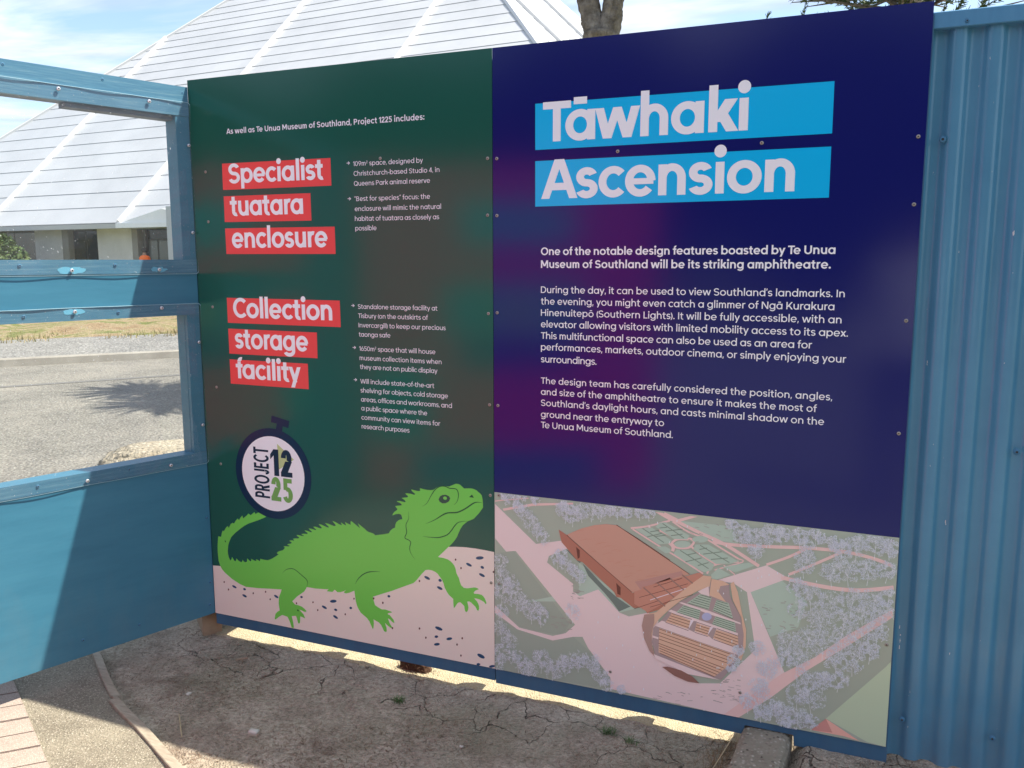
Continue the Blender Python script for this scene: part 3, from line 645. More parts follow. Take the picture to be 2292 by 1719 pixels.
# ------------------------------------------------------------------ trees
def cabbage_tree():
    bx, by = -1.73, 6.65
    t = thing('cabbage_tree', 'cabbage tree with forked rough grey trunk rising above the navy panel', 'tree', (bx, by, 0))
    m2 = MB()
    def limb(pts, rads):
        P = [Vector(p) for p in pts]; Q = []; Rr = []
        for i in range(len(P)-1):
            for s in range(24): f = s/24; Q.append(P[i].lerp(P[i+1], f)); Rr.append((rads[i]*(1-f)+rads[i+1]*f)*(1+.09*noise.noise(Vector((i*3+s*.3, rads[0]*50, 0)))))
        Q.append(P[-1]); Rr.append(rads[-1]); m2.tube(Q, Rr, 26)
    limb([(0.03, 0, 0), (.0, 0, 2.0), (0, 0, 3.5), (.0, 0, 3.86)], [.26, .19, .165, .18])
    limb([(-.03, 0, 3.70), (-.10, 0, 4.02), (-.19, .0, 4.42), (-.50, .1, 5.0), (-.7, .1, 5.6)], [.13, .112, .10, .09, .07])
    limb([(.04, 0, 3.70), (.10, .02, 4.02), (.17, .05, 4.42), (.40, .1, 5.1), (.6, -.2, 5.8)], [.13, .112, .10, .09, .07])
    limb([(-.20, 0, 4.5), (-.1, .5, 5.2), (0, .7, 6.1)], [.08, .07, .05])
    limb([(.3, .1, 4.95), (.9, .2, 5.3), (1.2, .3, 5.7)], [.08, .07, .05])
    tr_ = m2.build('trunk', BARK, t, True)
    V = tr_.data.vertices
    for v in V:
        p = v.co; k = .020*noise.noise(Vector((p.x*16, p.y*16, p.z*5)))+.014*noise.noise(Vector((p.x*40, p.y*40, p.z*12))); v.co = p+Vector((p.x, p.y, 0)).normalized()*k*1.5
    rnd = random.Random(4)
    for ti, c in enumerate([(-.7, .1, 5.7), (.6, -.2, 5.9), (0, .7, 6.2), (1.2, .3, 5.8), (-.3, -.3, 6.3), (-1.3, .2, 6.1)]):
        VV = []; FF = []
        for k in range(230):
            a = rnd.uniform(0, 6.283); el = rnd.uniform(-.9, 1.4); ln = rnd.uniform(.6, 1.05)
            d = Vector((math.cos(a)*math.cos(el), math.sin(a)*math.cos(el), math.sin(el))); s_ = d.cross(Vector((0, 0, 1))).normalized()*.022
            p0 = Vector(c)+d*.06; p1 = p0+d*ln*.5; p2 = p0+d*ln*.85+Vector((0, 0, -.12*ln)); p3 = p0+d*ln+Vector((0, 0, -.3*ln)); o = len(VV)
            VV += [p0-s_*.5, p0+s_*.5, p1+s_, p1-s_, p2+s_*.8, p2-s_*.8, p3]
            FF += [(o, o+1, o+2, o+3), (o+3, o+2, o+4, o+5), (o+5, o+4, o+6)]
        mesh('leaf_tuft', VV, FF, LEAFC, t)
    # few hanging dead leaves
    VV = []; FF = []
    for x, y, z in ((-.98, .0, 4.75), (-.92, .05, 4.9), (-.86, 0, 4.7), (.62, 0, 4.62), (.70, .02, 4.8), (.55, .02, 4.9)):
        o = len(VV); VV += [(x, y, z+1.6), (x+.03, y, z+1.6), (x+.06, y, z-.18+.1), (x-.01, y+.01, z-.2), (x+.035, y, z-.38)]; FF += [(o, o+1, o+2, o+3), (o+3, o+2, o+4)]
    mesh('dead_leaf_fringe', VV, FF, mat('dead_leaf', (.22, .18, .12), .8), t)
cabbage_tree()
def conifer():
    t = thing('conifer', 'dark spreading conifer whose branch tips show above the navy panel', 'tree', (1.2, 17.5, 0))
    m2 = MB(); m2.tube([(.3, .4, 0), (.3, .4, 3.5), (.1, .3, 6), (0, 0, 11), (0, 0, 14)], [.40, .26, .12, .10, .04], 10); m2.build('trunk', BARK, t, True)
    rnd = random.Random(11); V = []; F = []; br = MB()
    def spray(p, d, ln, dens):
        n = int(ln*dens)
        for i in range(n):
            f = (i+rnd.random())/n; q = p+d*ln*f+Vector((0, 0, -.12*ln*f*f+.25*ln*f*f))
            for s in range(7):
                a = (d+Vector((rnd.gauss(0, .55), rnd.gauss(0, .55), rnd.gauss(.25, .4)))).normalized(); b = a.cross(Vector((rnd.gauss(0, 1), rnd.gauss(0, 1), rnd.gauss(0, 1)))).normalized(); l = rnd.uniform(.07, .15)
                o = len(V); V.extend([q-b*.012, q+b*.012, q+a*l+b*.004, q+a*l-b*.004]); F.append((o, o+1, o+2, o+3))
    for k in range(250):
        z = rnd.uniform(5.7, 13); a = rnd.uniform(0, 6.283); ln = (14.5-z)*.30+rnd.uniform(-.3, .4)
        d = Vector((math.cos(a), math.sin(a), .10)).normalized(); p = Vector((0, 0, z)); br.tube([p, p+d*ln*.5, p+d*ln], [.05, .03, .01], 4, False)
        spray(p+d*ln*.2, d, ln*.8, 15)
        for s in range(3):
            sd_ = (d+Vector((rnd.gauss(0, .5), rnd.gauss(0, .5), .1))).normalized(); spray(p+d*ln*rnd.uniform(.3, .8), sd_, ln*.4, 13)
    for x, z in ((-2.75, 6.42), (-1.95, 6.50), (-1.0, 6.58), (1.0, 6.10), (.9, 6.5), (-.3, 6.6), (.3, 6.6), (-.7, 6.7), (.6, 6.35), (-.1, 6.3)):
        p = Vector((x, -.2, z-.35)); d = Vector((rnd.uniform(.2, .6), 0, .8)).normalized(); br.tube([p+Vector((-.5, 0, -.6)), p, p+d*.5], [.03, .02, .006], 4, False); spray(p, d, .55, 18)
    mesh('foliage', V, F, LEAFP, t); br.build('branch', BARK, t)
conifer()
# trees added behind the viewer to darken what the glossy signs mirror
for i, (x, y, h, r_, lb) in enumerate([(-24, -24, 8.5, 5.0, 'broad dark stand-in tree farthest left behind the viewer'), (-16, -27, 9, 5.4, 'tall dark stand-in tree behind the red stand-in board'), (-8, -26, 9.2, 5.2, 'dense stand-in tree behind the path, centre left'), (0, -28, 9.6, 5.6, 'largest rounded stand-in tree behind the viewer'), (8.5, -26, 8.4, 5, 'lower stand-in tree to the right behind the viewer'), (17, -27, 9, 5.4, 'wide stand-in tree farthest right behind the viewer'), (-27, -13, 8, 4.6, 'stand-in tree beside the road behind the left fence line')]):
    t = thing('stand_in_tree', lb, 'tree', (x, y, 0)); m2 = MB(); m2.tube([(0, 0, 0), (.1, 0, h*.35), (0, .1, h*.7)], [.35, .25, .12], 8)
    for k in range(5):
        a = k*1.26; m2.tube([(.05, 0, h*.32), (math.cos(a)*r_*.5, math.sin(a)*r_*.5, h*.6)], [.15, .05], 5)
    m2.build('trunk', BARK, t, True)
    V, F = leaf_cloud(5200, (0, 0, h*.52), (r_, r_, h*.50), .55, 20+i, clumpf(i, -.22, 2.0)); mesh('crown', V, F, LEAFD, t)

# ------------------------------------------------------------------ lettering: a geometric stroke alphabet
SEG = 10
def arc(cx, cy, rx, ry, a0, a1, wx, wy, seg=None):
    n = max(3, int((seg or SEG)*abs(a1-a0)/90)); out = []
    for i in range(n):
        q = []
        for a, (ex, ey) in ((i, (rx, ry)), (i+1, (rx, ry)), (i+1, (rx-wx, ry-wy)), (i, (rx-wx, ry-wy))):
            t = R(a0+(a1-a0)*a/n); q.append((cx+ex*math.cos(t), cy+ey*math.sin(t)))
        out.append(q)
    return out
def bar(x0, y0, x1, y1): return [[(x0, y0), (x1, y0), (x1, y1), (x0, y1)]]
def para(x0, y0, x1, y1, hw): return [[(x0-hw/2, y0), (x0+hw/2, y0), (x1+hw/2, y1), (x1-hw/2, y1)]]
def disc(cx, cy, r, ry=None):
    ry = ry or r; n = SEG*3; return [[(cx+r*math.cos(2*math.pi*k/n), cy+ry*math.sin(2*math.pi*k/n)) for k in range(n)]]
def path(pts, w, smooth=True, w2=None):
    P = [Vector(p) for p in pts]
    if smooth:
        Q = []
        for i in range(len(P)-1):
            p0, p1, p2, p3 = P[max(i-1, 0)], P[i], P[i+1], P[min(i+2, len(P)-1)]
            for s in range(4):
                t = s/4; Q.append(.5*((2*p1)+(-p0+p2)*t+(2*p0-5*p1+4*p2-p3)*t*t+(-p0+3*p1-3*p2+p3)*t**3))
        Q.append(P[-1]); P = Q
    out = []; Lr = []
    for i, p in enumerate(P):
        d = (P[min(i+1, len(P)-1)]-P[max(i-1, 0)]).normalized(); nn = Vector((-d.y, d.x))
        ww = w if not callable(w) else w(i/(len(P)-1))
        if w2 is not None and not callable(w): ww = w2+(w-w2)*abs(nn.x)   # vertical strokes w, horizontal strokes w2
        Lr.append((p+nn*ww/2, p-nn*ww/2))
    for a, b in zip(Lr, Lr[1:]): out.append([tuple(a[0]), tuple(b[0]), tuple(b[1]), tuple(a[1])])
    return out
def s_shape(wd, H, v, t):
    ry = (H+.024+t)/4; k = .96
    return arc(wd/2, H+.012-ry, wd/2*k, ry, 22, 272, v, t)+arc(wd/2, ry-.012, wd/2, ry, -158, 92, v, t)
def glyph(ch, w, wx=None):
    v = wx or w; t = .86*w; X = .525; C = .70; A = .765; D = -.20; ov = .012
    r = []; B = (.065, .065); ry = X/2+ov; hw = v*1.08
    if ch == ' ': return .245, [], (0, 0)
    base = ch
    if ch in 'āō': base = {'ā': 'a', 'ō': 'o'}[ch]
    if base in 'adgqbp':
        Wd = .565; rr = arc(.28 if base in 'adgq' else Wd-.28, X/2, .28, ry, 0, 360, v, t)
        st = (Wd-v, Wd) if base in 'adgq' else (0, v)
        y0, y1 = {'a': (0, X), 'd': (0, A), 'g': (-.01, X), 'q': (D, X), 'b': (0, A), 'p': (D, X)}[base]
        r = rr+bar(st[0], y0, st[1], y1); B = (.035, .06) if base in 'adgq' else (.06, .035); adv = Wd
        if base == 'g': r += arc(Wd/2+.005, -.005, Wd/2-.005, .205, 205, 360, v, t)
    elif base == 'o': r = arc(.29, X/2, .29, ry, 0, 360, v, t); adv = .58; B = (.035, .035)
    elif base == 'c': r = arc(.28, X/2, .28, ry, 42, 318, v, t); adv = .49; B = (.035, .025)
    elif base == 'e': r = arc(.28, X/2, .28, ry, 0, 322, v, t)+bar(v*.6, X/2-t*.46, .56-v*.25, X/2+t*.34); adv = .56; B = (.035, .035)
    elif base in 'hn': r = bar(0, 0, v, A if base == 'h' else X)+arc(.245, X+ov-.25, .245, .25, 0, 175, v, t)+bar(.49-v, 0, .49, X+ov-.25); adv = .49
    elif base == 'm': r = bar(0, 0, v, X)+arc(.2, X+ov-.22, .2, .22, 0, 175, v, t)+bar(.4-v, 0, .4, X+ov-.22)+arc(.6-v, X+ov-.22, .2, .22, 0, 180, v, t)+bar(.8-2*v, 0, .8-v, X+ov-.22); adv = .8-v
    elif base == 'u': r = bar(.49-v, 0, .49, X)+arc(.245, .25-ov, .245, .25, 180, 355, v, t)+bar(0, .25-ov, v, X); adv = .49
    elif base == 'r': r = bar(0, 0, v, X)+arc(.235, X+ov-.24, .235, .24, 72, 175, v, t); adv = .31; B = (.065, .01)
    elif base == 't': r = bar(.09, .15, .09+v, .67)+bar(0, X-t, .33, X)+arc(.09+.19, .16-ov, .19, .17, 180, 292, v, t); adv = .35; B = (.02, .03)
    elif base == 'f': r = bar(.09, 0, .09+v, A-.17)+bar(0, X-t, .32, X)+arc(.09+.18, A-.17+ov, .18, .17, 72, 180, v, t); adv = .32; B = (.02, .01)
    elif base in 'ij':
        r = bar(0, 0 if base == 'i' else -.05, v, X)+disc(v/2, X+.085+v*.62, v*.70, w*.70); adv = v
        if base == 'j': r += arc(v-.15, -.05, .15, .16, 285, 360, v, t)
    elif base == 'l': r = bar(0, 0, v, A); adv = v
    elif base == 'k': r = bar(0, 0, v, A)+para(v*.8+.01, .16, .47-hw*.6, X, hw*1.3)+para(.50-hw*.62, 0, v+.06, .31, hw*1.25); adv = .49; B = (.065, .0)
    elif base == 'v': r = para(hw/2, X, .265, 0, hw)+para(.265, 0, .53-hw/2, X, hw); adv = .53; B = (.005, .005)
    elif base == 'y': r = para(hw/2, X, .285, -.005, hw)+para(.17, D, .53-hw/2, X, hw); adv = .53; B = (.005, .005)
    elif base == 'w':
        q = .82; r = para(hw/2, X, q*.28, 0, hw)+para(q*.28, 0, q*.5, X, hw*.96)+para(q*.5, X, q*.72, 0, hw*.96)+para(q*.72, 0, q-hw/2, X, hw); adv = q; B = (.005, .005)
    elif base == 'x': r = para(hw*.6, 0, .5-hw*.6, X, hw*1.2)+para(hw*.6, X, .5-hw*.6, 0, hw*1.2); adv = .5; B = (.01, .01)
    elif base == 'z': r = bar(0, 0, .43, t)+bar(0, X-t, .43, X)+para(hw*.6, t*.5, .43-hw*.6, X-t*.5, hw*1.2); adv = .43; B = (.03, .03)
    elif base == 's': r = s_shape(.425, X, v, t); adv = .425; B = (.03, .03)
    elif base == 'S': r = s_shape(.55, C, v, t); adv = .55; B = (.035, .035)
    elif base == 'A': r = para(hw/2, 0, .36-v*.1, C, hw)+para(.36+v*.1, C, .72-hw/2, 0, hw)+bar(.17, .15, .55, .15+t); adv = .72; B = (.005, .005)
    elif base == 'B': r = bar(0, 0, v, C)+bar(0, 0, .30, t)+bar(0, C-t, .29, C)+bar(0, .36-t/2, .30, .36+t/2)+arc(.28, C-.19, .21, .19, -90, 90, v, t)+arc(.30, .195, .225, .195, -90, 90, v, t); adv = .53
    elif base == 'C': r = arc(.36, C/2, .36, C/2+ov, 44, 316, v, t); adv = .62; B = (.035, .02)
    elif base == 'O': r = arc(.365, C/2, .365, C/2+ov, 0, 360, v, t); adv = .73; B = (.035, .035)
    elif base == 'Q': r = arc(.365, C/2, .365, C/2+ov, 0, 360, v, t)+para(.64, -.01, .46, .2, hw*1.2); adv = .73; B = (.035, .035)
    elif base == 'D': r = bar(0, 0, v, C)+bar(0, 0, .27, t)+bar(0, C-t, .27, C)+arc(.26, C/2, .35, C/2, -90, 90, v, t); adv = .61; B = (.065, .035)
    elif base == 'E': r = bar(0, 0, v, C)+bar(0, 0, .44, t)+bar(0, C-t, .44, C)+bar(0, C/2-t/2, .42, C/2+t/2); adv = .44
    elif base == 'H': r = bar(0, 0, v, C)+bar(.60-v, 0, .60, C)+bar(0, C/2-t/2, .6, C/2+t/2); adv = .6
    elif base == 'I': r = bar(0, 0, v, C); adv = v
    elif base == 'J': r = bar(.40-v, .2, .40, C)+arc(.20, .2-ov, .20, .2, 190, 360, v, t); adv = .4; B = (.03, .06)
    elif base == 'K': r = bar(0, 0, v, C)+para(v*.9+.02, .23, .57-hw*.6, C, hw*1.25)+para(.60-hw*.62, 0, v+.10, .42, hw*1.2); adv = .59; B = (.065, .0)
    elif base == 'L': r = bar(0, 0, v, C)+bar(0, 0, .42, t); adv = .42; B = (.065, .01)
    elif base == 'M': r = bar(0, 0, v, C)+bar(.72-v, 0, .72, C)+para(hw*.55, C, .36, .16, hw*1.05)+para(.36, .16, .72-hw*.55, C, hw*1.05); adv = .72
    elif base == 'N': r = bar(0, 0, v, C)+bar(.62-v, 0, .62, C)+para(hw*.6, C, .62-hw*.6, 0, hw*1.1); adv = .62
    elif base in 'PR':
        r = bar(0, 0, v, C)+bar(0, C-t, .29, C)+bar(0, .27, .29, .27+t)+arc(.28, (C+.27)/2, .23, (C-.27)/2, -90, 90, v, t); adv = .51
        if base == 'R': r += para(.52-hw*.55, 0, .27, .30, hw*1.1)
    elif base == 'T': r = bar(.27-v/2, 0, .27+v/2, C)+bar(0, C-t, .54, C); adv = .54; B = (.015, .0)
    elif base == 'U': r = arc(.30, .28-ov, .30, .28, 180, 360, v, t)+bar(0, .26, v, C)+bar(.6-v, .26, .6, C); adv = .6
    elif base == 'W':
        q = 1.0; r = para(hw/2, C, q*.28, 0, hw)+para(q*.28, 0, q*.5, C, hw)+para(q*.5, C, q*.72, 0, hw)+para(q*.72, 0, q-hw/2, C, hw); adv = q; B = (.005, .005)
    elif base == '0': r = arc(.27, C/2, .27, C/2+ov, 0, 360, v, t); adv = .54; B = (.035, .035)
    elif base == '1': r = bar(.14, 0, .14+v, C)+[[(.0, C-.13-t*.1), (.14, C), (.16, C), (.16, C-t*1.15), (.0, C-.13-t*1.1)]]; adv = .14+v; B = (.02, .05)
    elif base in '2²':
        r = arc(.235, C-.215, .215, .215+ov, -28, 178, v, t)+para(hw*.62, t*.8, .235+.19-v*.5, C-.29, hw*1.25)+bar(.0, 0, .46, t); adv = .46; B = (.03, .03)
        if ch == '²': r = [[(x*.55, y*.55+.33) for x, y in q] for q in r]; adv = .26
    elif base == '4': r = bar(.36-v/2, 0, .36+v/2, C)+bar(0, .14, .52, .14+t)+para(hw*.5, .16, .34, C, hw); adv = .52; B = (.02, .02)
    elif base == '5': r = bar(.06, C-t, .44, C)+bar(.05, .36, .05+v*.9, C)+arc(.235, .22, .235, .22+ov, -158, 128, v, t); adv = .47; B = (.03, .035)
    elif base == '6': r = arc(.26, .23, .26, .23+ov, 0, 360, v, t)+para(.09, .32, .33, C, hw); adv = .52; B = (.035, .035)
    elif base == '9': r = arc(.26, C-.23, .26, .23+ov, 0, 360, v, t)+para(.19, 0, .43, C-.32, hw); adv = .52; B = (.035, .035)
    elif base == '.': r = disc(v*.6, w*.55, v*.62, w*.62); adv = v*1.2; B = (.03, .05)
    elif base == ':': r = disc(v*.6, w*.55, v*.62, w*.62)+disc(v*.6, .42, v*.62, w*.62); adv = v*1.2; B = (.04, .05)
    elif base == ',': r = [[(0.01, -.10), (v*.7, -.10), (v*1.25, w*1.1), (v*.35, w*1.1)]]; adv = v*1.2; B = (.02, .05)
    elif base == '’': r = [[(0.01, .52), (v*.7, .52), (v*1.2, .74), (v*.3, .74)]]; adv = v*1.2; B = (.01, .01)
    elif base == '”': r = [[(0.01, .52), (v*.7, .52), (v*1.2, .72), (v*.3, .72)], [(0.01+v*1.6, .52), (v*2.3, .52), (v*2.8, .72), (v*1.9, .72)]]; adv = v*2.8; B = (.02, .02)
    elif base == '-': r = bar(0, .22, .27, .22+t); adv = .27; B = (.03, .03)
    elif base == '(': r = arc(.34, .28, .34, .48, 128, 232, v*.95, t*.5); adv = .16; B = (.05, .02)
    elif base == ')': r = arc(-.18, .28, .34, .48, -52, 52, v*.95, t*.5); adv = .16; B = (.02, .05)
    elif base == '→': r = bar(0, .27-w/2, .46, .27+w/2)+path([(.24, .49), (.48, .27), (.24, .05)], w, False); adv = .5
    else: r = bar(0, 0, .4, .5); adv = .4
    if ch in 'āō': cx = adv/2; r += bar(cx-.125, X+.10, cx+.125, X+.10+t*.95)
    return adv, r, B
KERN = {'Te': -.10, 'Tā': -.09, 'Ti': -.02, 'ry': -.03, 'fa': -.01, 'Wi': -.03, 'ra': -.02, 'As': -.02, 'ko': -.02, 'rt': .01, 'aw': -.02, 'āw': -.02, 'wh': -.01, 'ki': -.0}
LAYER = .00022; DBG = False
def text_line(s, x0, z0, x1, em, w, mt, parent, layer=2, name='text_line', seg=10, sx=None, rot=None):
    """letters from x0 to x1 on baseline z0 of the panel plane (y=0, facing -y)"""
    global SEG; SEG = seg
    G = []; x = 0; gaps = 0; pos = []
    prev = ''
    for ch in s:
        adv, polys, B = glyph(ch, w)
        x += B[0]*(1 if prev else 0)+KERN.get(prev+ch, 0); pos.append(x); G.append(polys); x += adv+B[1]; prev = ch
    x -= B[1]; n = max(1, len(s)-1)
    trk = ((x1-x0)/em-x)/n
    xs = 1.0
    if abs(trk) > .05:
        lim = .05 if trk > 0 else -.05; xs = (x1-x0)/em/(x+lim*n); trk = lim
    if DBG: print('TXT', s[:24], round(trk, 3), round(xs, 3))
    V = []; F = []; k = 0
    for i, (px_, polys) in enumerate(zip(pos, G)):
        for j, q in enumerate(polys):
            y = -(layer*LAYER+(j % 61)*.0000032+(i % 2)*.0002)
            P = [(x0+(px_+i*trk+a)*em*xs, y, z0+b*em) for a, b in q]
            # make it face -y
            ar = sum(P[m][0]*P[(m+1) % len(P)][2]-P[(m+1) % len(P)][0]*P[m][2] for m in range(len(P)))
            if ar < 0: P.reverse()
            V += P; F.append(tuple(range(k, k+len(P)))); k += len(P)
    if rot:
        (cx, cz), an = rot; c_, s_ = math.cos(an), math.sin(an)
        V = [(cx+(a-cx)*c_-(c-cz)*s_, b, cz+(a-cx)*s_+(c-cz)*c_) for a, b, c in V]
    return mesh(name, V, F, mt, parent)
def fill(name, polys, mt, parent, layer, build=True):
    """concave flat shapes on the panel plane"""
    if len(polys) > 1:
        for qi, q in enumerate(polys): fill(name, [q], mt, parent, layer+qi*.04 if len(polys) < 12 else layer)
        return
    V = []; F = []
    for qi, q in enumerate(polys):
        y = -layer*LAYER-qi*.00001; o = len(V); P = [Vector((a, b, 0)) for a, b in q]
        for tri in tessellate_polygon([P]):
            a, b, c = tri
            ar = (P[b]-P[a]).cross(P[c]-P[a]).z
            F.append((o+a, o+b, o+c) if ar > 0 else (o+a, o+c, o+b))
        V += [(a, y, b) for a, b in q]
    return mesh(name, V, F, mt, parent)

def emit(name, P, mt, par, layer):
    return tag(emit_(name, P, mt, par, layer), kind='stuff')
def emit_(name, P, mt, par, layer):
    LV = 61 if layer < 17 else 199
    V = []; F = []; k = 0
    for j, q in enumerate(P):
        y = -(layer*LAYER+(j % LV)*.000003); ar = sum(q[m][0]*q[(m+1) % len(q)][1]-q[(m+1) % len(q)][0]*q[m][1] for m in range(len(q)))
        if ar < 0: q = q[::-1]
        V += [(a, y, b) for a, b in q]; F.append(tuple(range(k, k+len(q)))); k += len(q)
    return mesh(name, V, F, mt, par)

# ------------------------------------------------------------------ screws
def screw_meshes():
    V = []; F = []; n = 12
    prof = [(.0, -.0022), (.0026, -.0024), (.0046, -.0018), (.0052, -.0004), (.0052, 0)]
    rings = [(r_, y) for r_, y in prof[1:]]
    V.append((0, -.0012, 0))
    rings = [(.0016, -.0012), (.0019, -.0024), (.0040, -.0021), (.0052, -.0006), (.0053, .001)]
    for r_, y in rings:
        for k in range(n): a = 2*math.pi*k/n; V.append((r_*math.cos(a), y, r_*math.sin(a)))
    for k in range(n): F.append((0, 1+k, 1+(k+1) % n))
    for i in range(len(rings)-1):
        for k in range(n): F.append((1+i*n+k, 1+(i+1)*n+k, 1+(i+1)*n+(k+1) % n, 1+i*n+(k+1) % n))
    mi = [1]*n+[1]*n+[0]*(n*(len(rings)-2))
    out = []
    for nm, a in (('screw', SCREW), ('screw', SCREWW), ('screw', SCREWB)):
        me = bpy.data.meshes.new(nm); me.from_pydata(V, [], F); me.materials.append(a); me.materials.append(SCREWD); me.polygons.foreach_set('material_index', mi); out.append(me)
    return out
SC = screw_meshes()

# ------------------------------------------------------------------ the two printed sign panels
PX0, PX1, PZ0, PZ1 = -1.206, 1.219, .110, 2.1262
gs = thing('sign_panel', 'dark green glossy printed sign panel with lime lizard and red headings', 'sign', (0, 0, 0))
bs = thing('sign_panel', 'navy blue glossy printed sign panel with cyan headings and park aerial drawing', 'sign', (0, 0, 0))
mb = MB(); mb.box(PX0, 0, PZ0, -.0008, .003, PZ1); mb.build('panel_sheet', PGREEN, gs)
mb = MB(); mb.box(.0008, 0, PZ0, PX1, .003, PZ1); mb.build('panel_sheet', PNAVY, bs)

# headings on the navy panel
c3 = (1150, 150, 2.765)
fill('heading_band', [tr([(133,228),(1985,87),(1970,411),(133,514)], *c3)], PCYAN, bs, 1)
fill('heading_band', [tr([(133,583),(1965,492),(1950,808),(133,864)], *c3)], PCYAN, bs, 1)
(ax, az), (bx2, bz2) = tr([(262, 460), (262, 213)], *c3); EM = (bz2-az)/.70
x1 = tr([(1448, 387)], *c3)[0][0]; x0 = tr([(181, 240)], *c3)[0][0]
text_line('Tāwhaki', x0, az, x1, EM, .150, PPINKW, bs, 2, 'heading', 14)
(ax, az), = tr([(170, 817)], *c3); x1 = tr([(1736, 765)], *c3)[0][0]
text_line('Ascension', ax, az, x1, EM, .150, PPINKW, bs, 2, 'heading', 14)
c6 = (1150, 500, 2.765)
def block(lines, crop, cap, w, mt, parent, seg=6, fixz=None):
    for s, (lx, ly), (rx, ry_) in lines:
        (a, za), (b, zb) = tr([(lx, ly), (rx, ry_)], *crop)
        (_, zt), (_, zb2) = tr([(lx+10, ly-cap), (lx+10, ly)], *crop)
        text_line(s, a, (za+zb)/2, b, (zt-zb2)/.70, w, mt, parent, 2, 'text_line', seg)
block([('One of the notable design features boasted by Te Unua', (168,198), (1990,187)), ('Museum of Southland will be its striking amphitheatre.', (168,279), (1962,276))], c6, 47, .140, PPINKW, bs, 7)
block([('During the day, it can be used to view Southland’s landmarks. In', (168,434), (2048,453)),
 ('the evening, you might even catch a glimmer of Ngā Kurakura', (168,507), (1984,531)),
 ('Hinenuitepō (Southern Lights). It will be fully accessible, with an', (168,577), (2028,613)),
 ('elevator allowing visitors with limited mobility access to its apex.', (168,648), (2068,695)),
 ('This multifunctional space can also be used as an area for', (168,718), (1846,770)),
 ('performances, markets, outdoor cinema, or simply enjoying your', (168,789), (2058,857)),
 ('surroundings.', (168,861), (512,873))], c6, 40.5, .108, PPINKW, bs, 6)
block([('The design team has carefully considered the position, angles,', (168,993), (1970,1094)),
 ('and size of the amphitheatre to ensure it makes the most of', (168,1062), (1874,1166)),
 ('Southland’s daylight hours, and casts minimal shadow on the', (168,1130), (1920,1247)),
 ('ground near the entryway to', (168,1202), (930,1252)),
 ('Te Unua Museum of Southland.', (168,1266), (984,1328))], c6, 38.5, .108, PPINKW, bs, 6)

# headings on the green panel
c4 = (420, 200, 3.16); c5 = (420, 600, 3.16)
fill('heading_band', [tr([(243,526),(1010,485),(1017,681),(251,712)], *c4)], PRED, gs, 1)
fill('heading_band', [tr([(255,757),(868,734),(876,928),(263,939)], *c4)], PRED, gs, 1)
fill('heading_band', [tr([(265,984),(1040,971),(1047,1164),(275,1165)], *c4)], PRED, gs, 1)
fill('heading_band', [tr([(277,210),(1076,230),(1083,418),(285,387)], *c5)], PRED, gs, 1)
fill('heading_band', [tr([(287,428),(914,456),(919,638),(296,605)], *c5)], PRED, gs, 1)
fill('heading_band', [tr([(297,645),(850,677),(857,857),(306,817)], *c5)], PRED, gs, 1)
def head(s, l, r_, crop, cap):
    (a, za), (b, zb) = tr([l, r_], *crop); (_, zt), (_, z0_) = tr([(l[0]+10, l[1]-cap), (l[0]+10, l[1])], *crop)
    text_line(s, a, (za+zb)/2, b, (zt-z0_)/.70, .150, PPINKW, gs, 2, 'heading', 9)
head('Specialist', (291,664), (962,638), c4, 138); head('tuatara', (303,891), (819,884), c4, 140); head('enclosure', (316,1120), (992,1117), c4, 142)
head('Collection', (325,346), (1025,374), c5, 138); head('storage', (337,566), (855,590), c5, 138); head('facility', (345,780), (803,806), c5, 136)
block([('As well as Te Unua Museum of Southland, Project 1225 includes:', (275,316), (1675,215))], c4, 38, .135, PW, gs, 6)
block([('109m² space, designed by', (1172,541), (1665,519)), ('Christchurch-based Studio 4, in', (1175,610), (1782,586)), ('Queens Park animal reserve', (1177,681), (1715,662)),
 ('”Best for species” focus: the', (1180,788), (1715,776)), ('enclosure will mimic the natural', (1183,859), (1793,847)), ('habitat of tuatara as closely as', (1184,929), (1780,920)), ('possible', (1187,998), (1337,996)),
 ('→', (1125,534), (1150,534)), ('→', (1133,786), (1158,786))], c4, 32.5, .098, PW, gs, 5)
block([('Standalone storage facility at', (1205,289), (1767,299)), ('Tisbury (on the outskirts of', (1207,355), (1700,364)), ('Invercargill) to keep our precious', (1210,420), (1826,438)), ('taonga safe', (1212,485), (1435,491)),
 ('1650m² space that will house', (1215,585), (1753,608)), ('museum collection items when', (1217,651), (1797,679)), ('they are not on public display', (1220,714), (1768,743)),
 ('Will include state-of-the-art', (1222,818), (1745,846)), ('shelving for objects, cold storage', (1224,881), (1842,919)), ('areas, offices and workrooms, and', (1227,946), (1870,987)), ('a public space where the', (1229,1008), (1695,1040)),
 ('community can view items for', (1230,1073), (1788,1114)), ('research purposes', (1232,1137), (1570,1161)),
 ('→', (1158,277), (1183,277)), ('→', (1168,574), (1193,574)), ('→', (1176,802), (1200,802))], c5, 31.5, .098, PW, gs, 5)

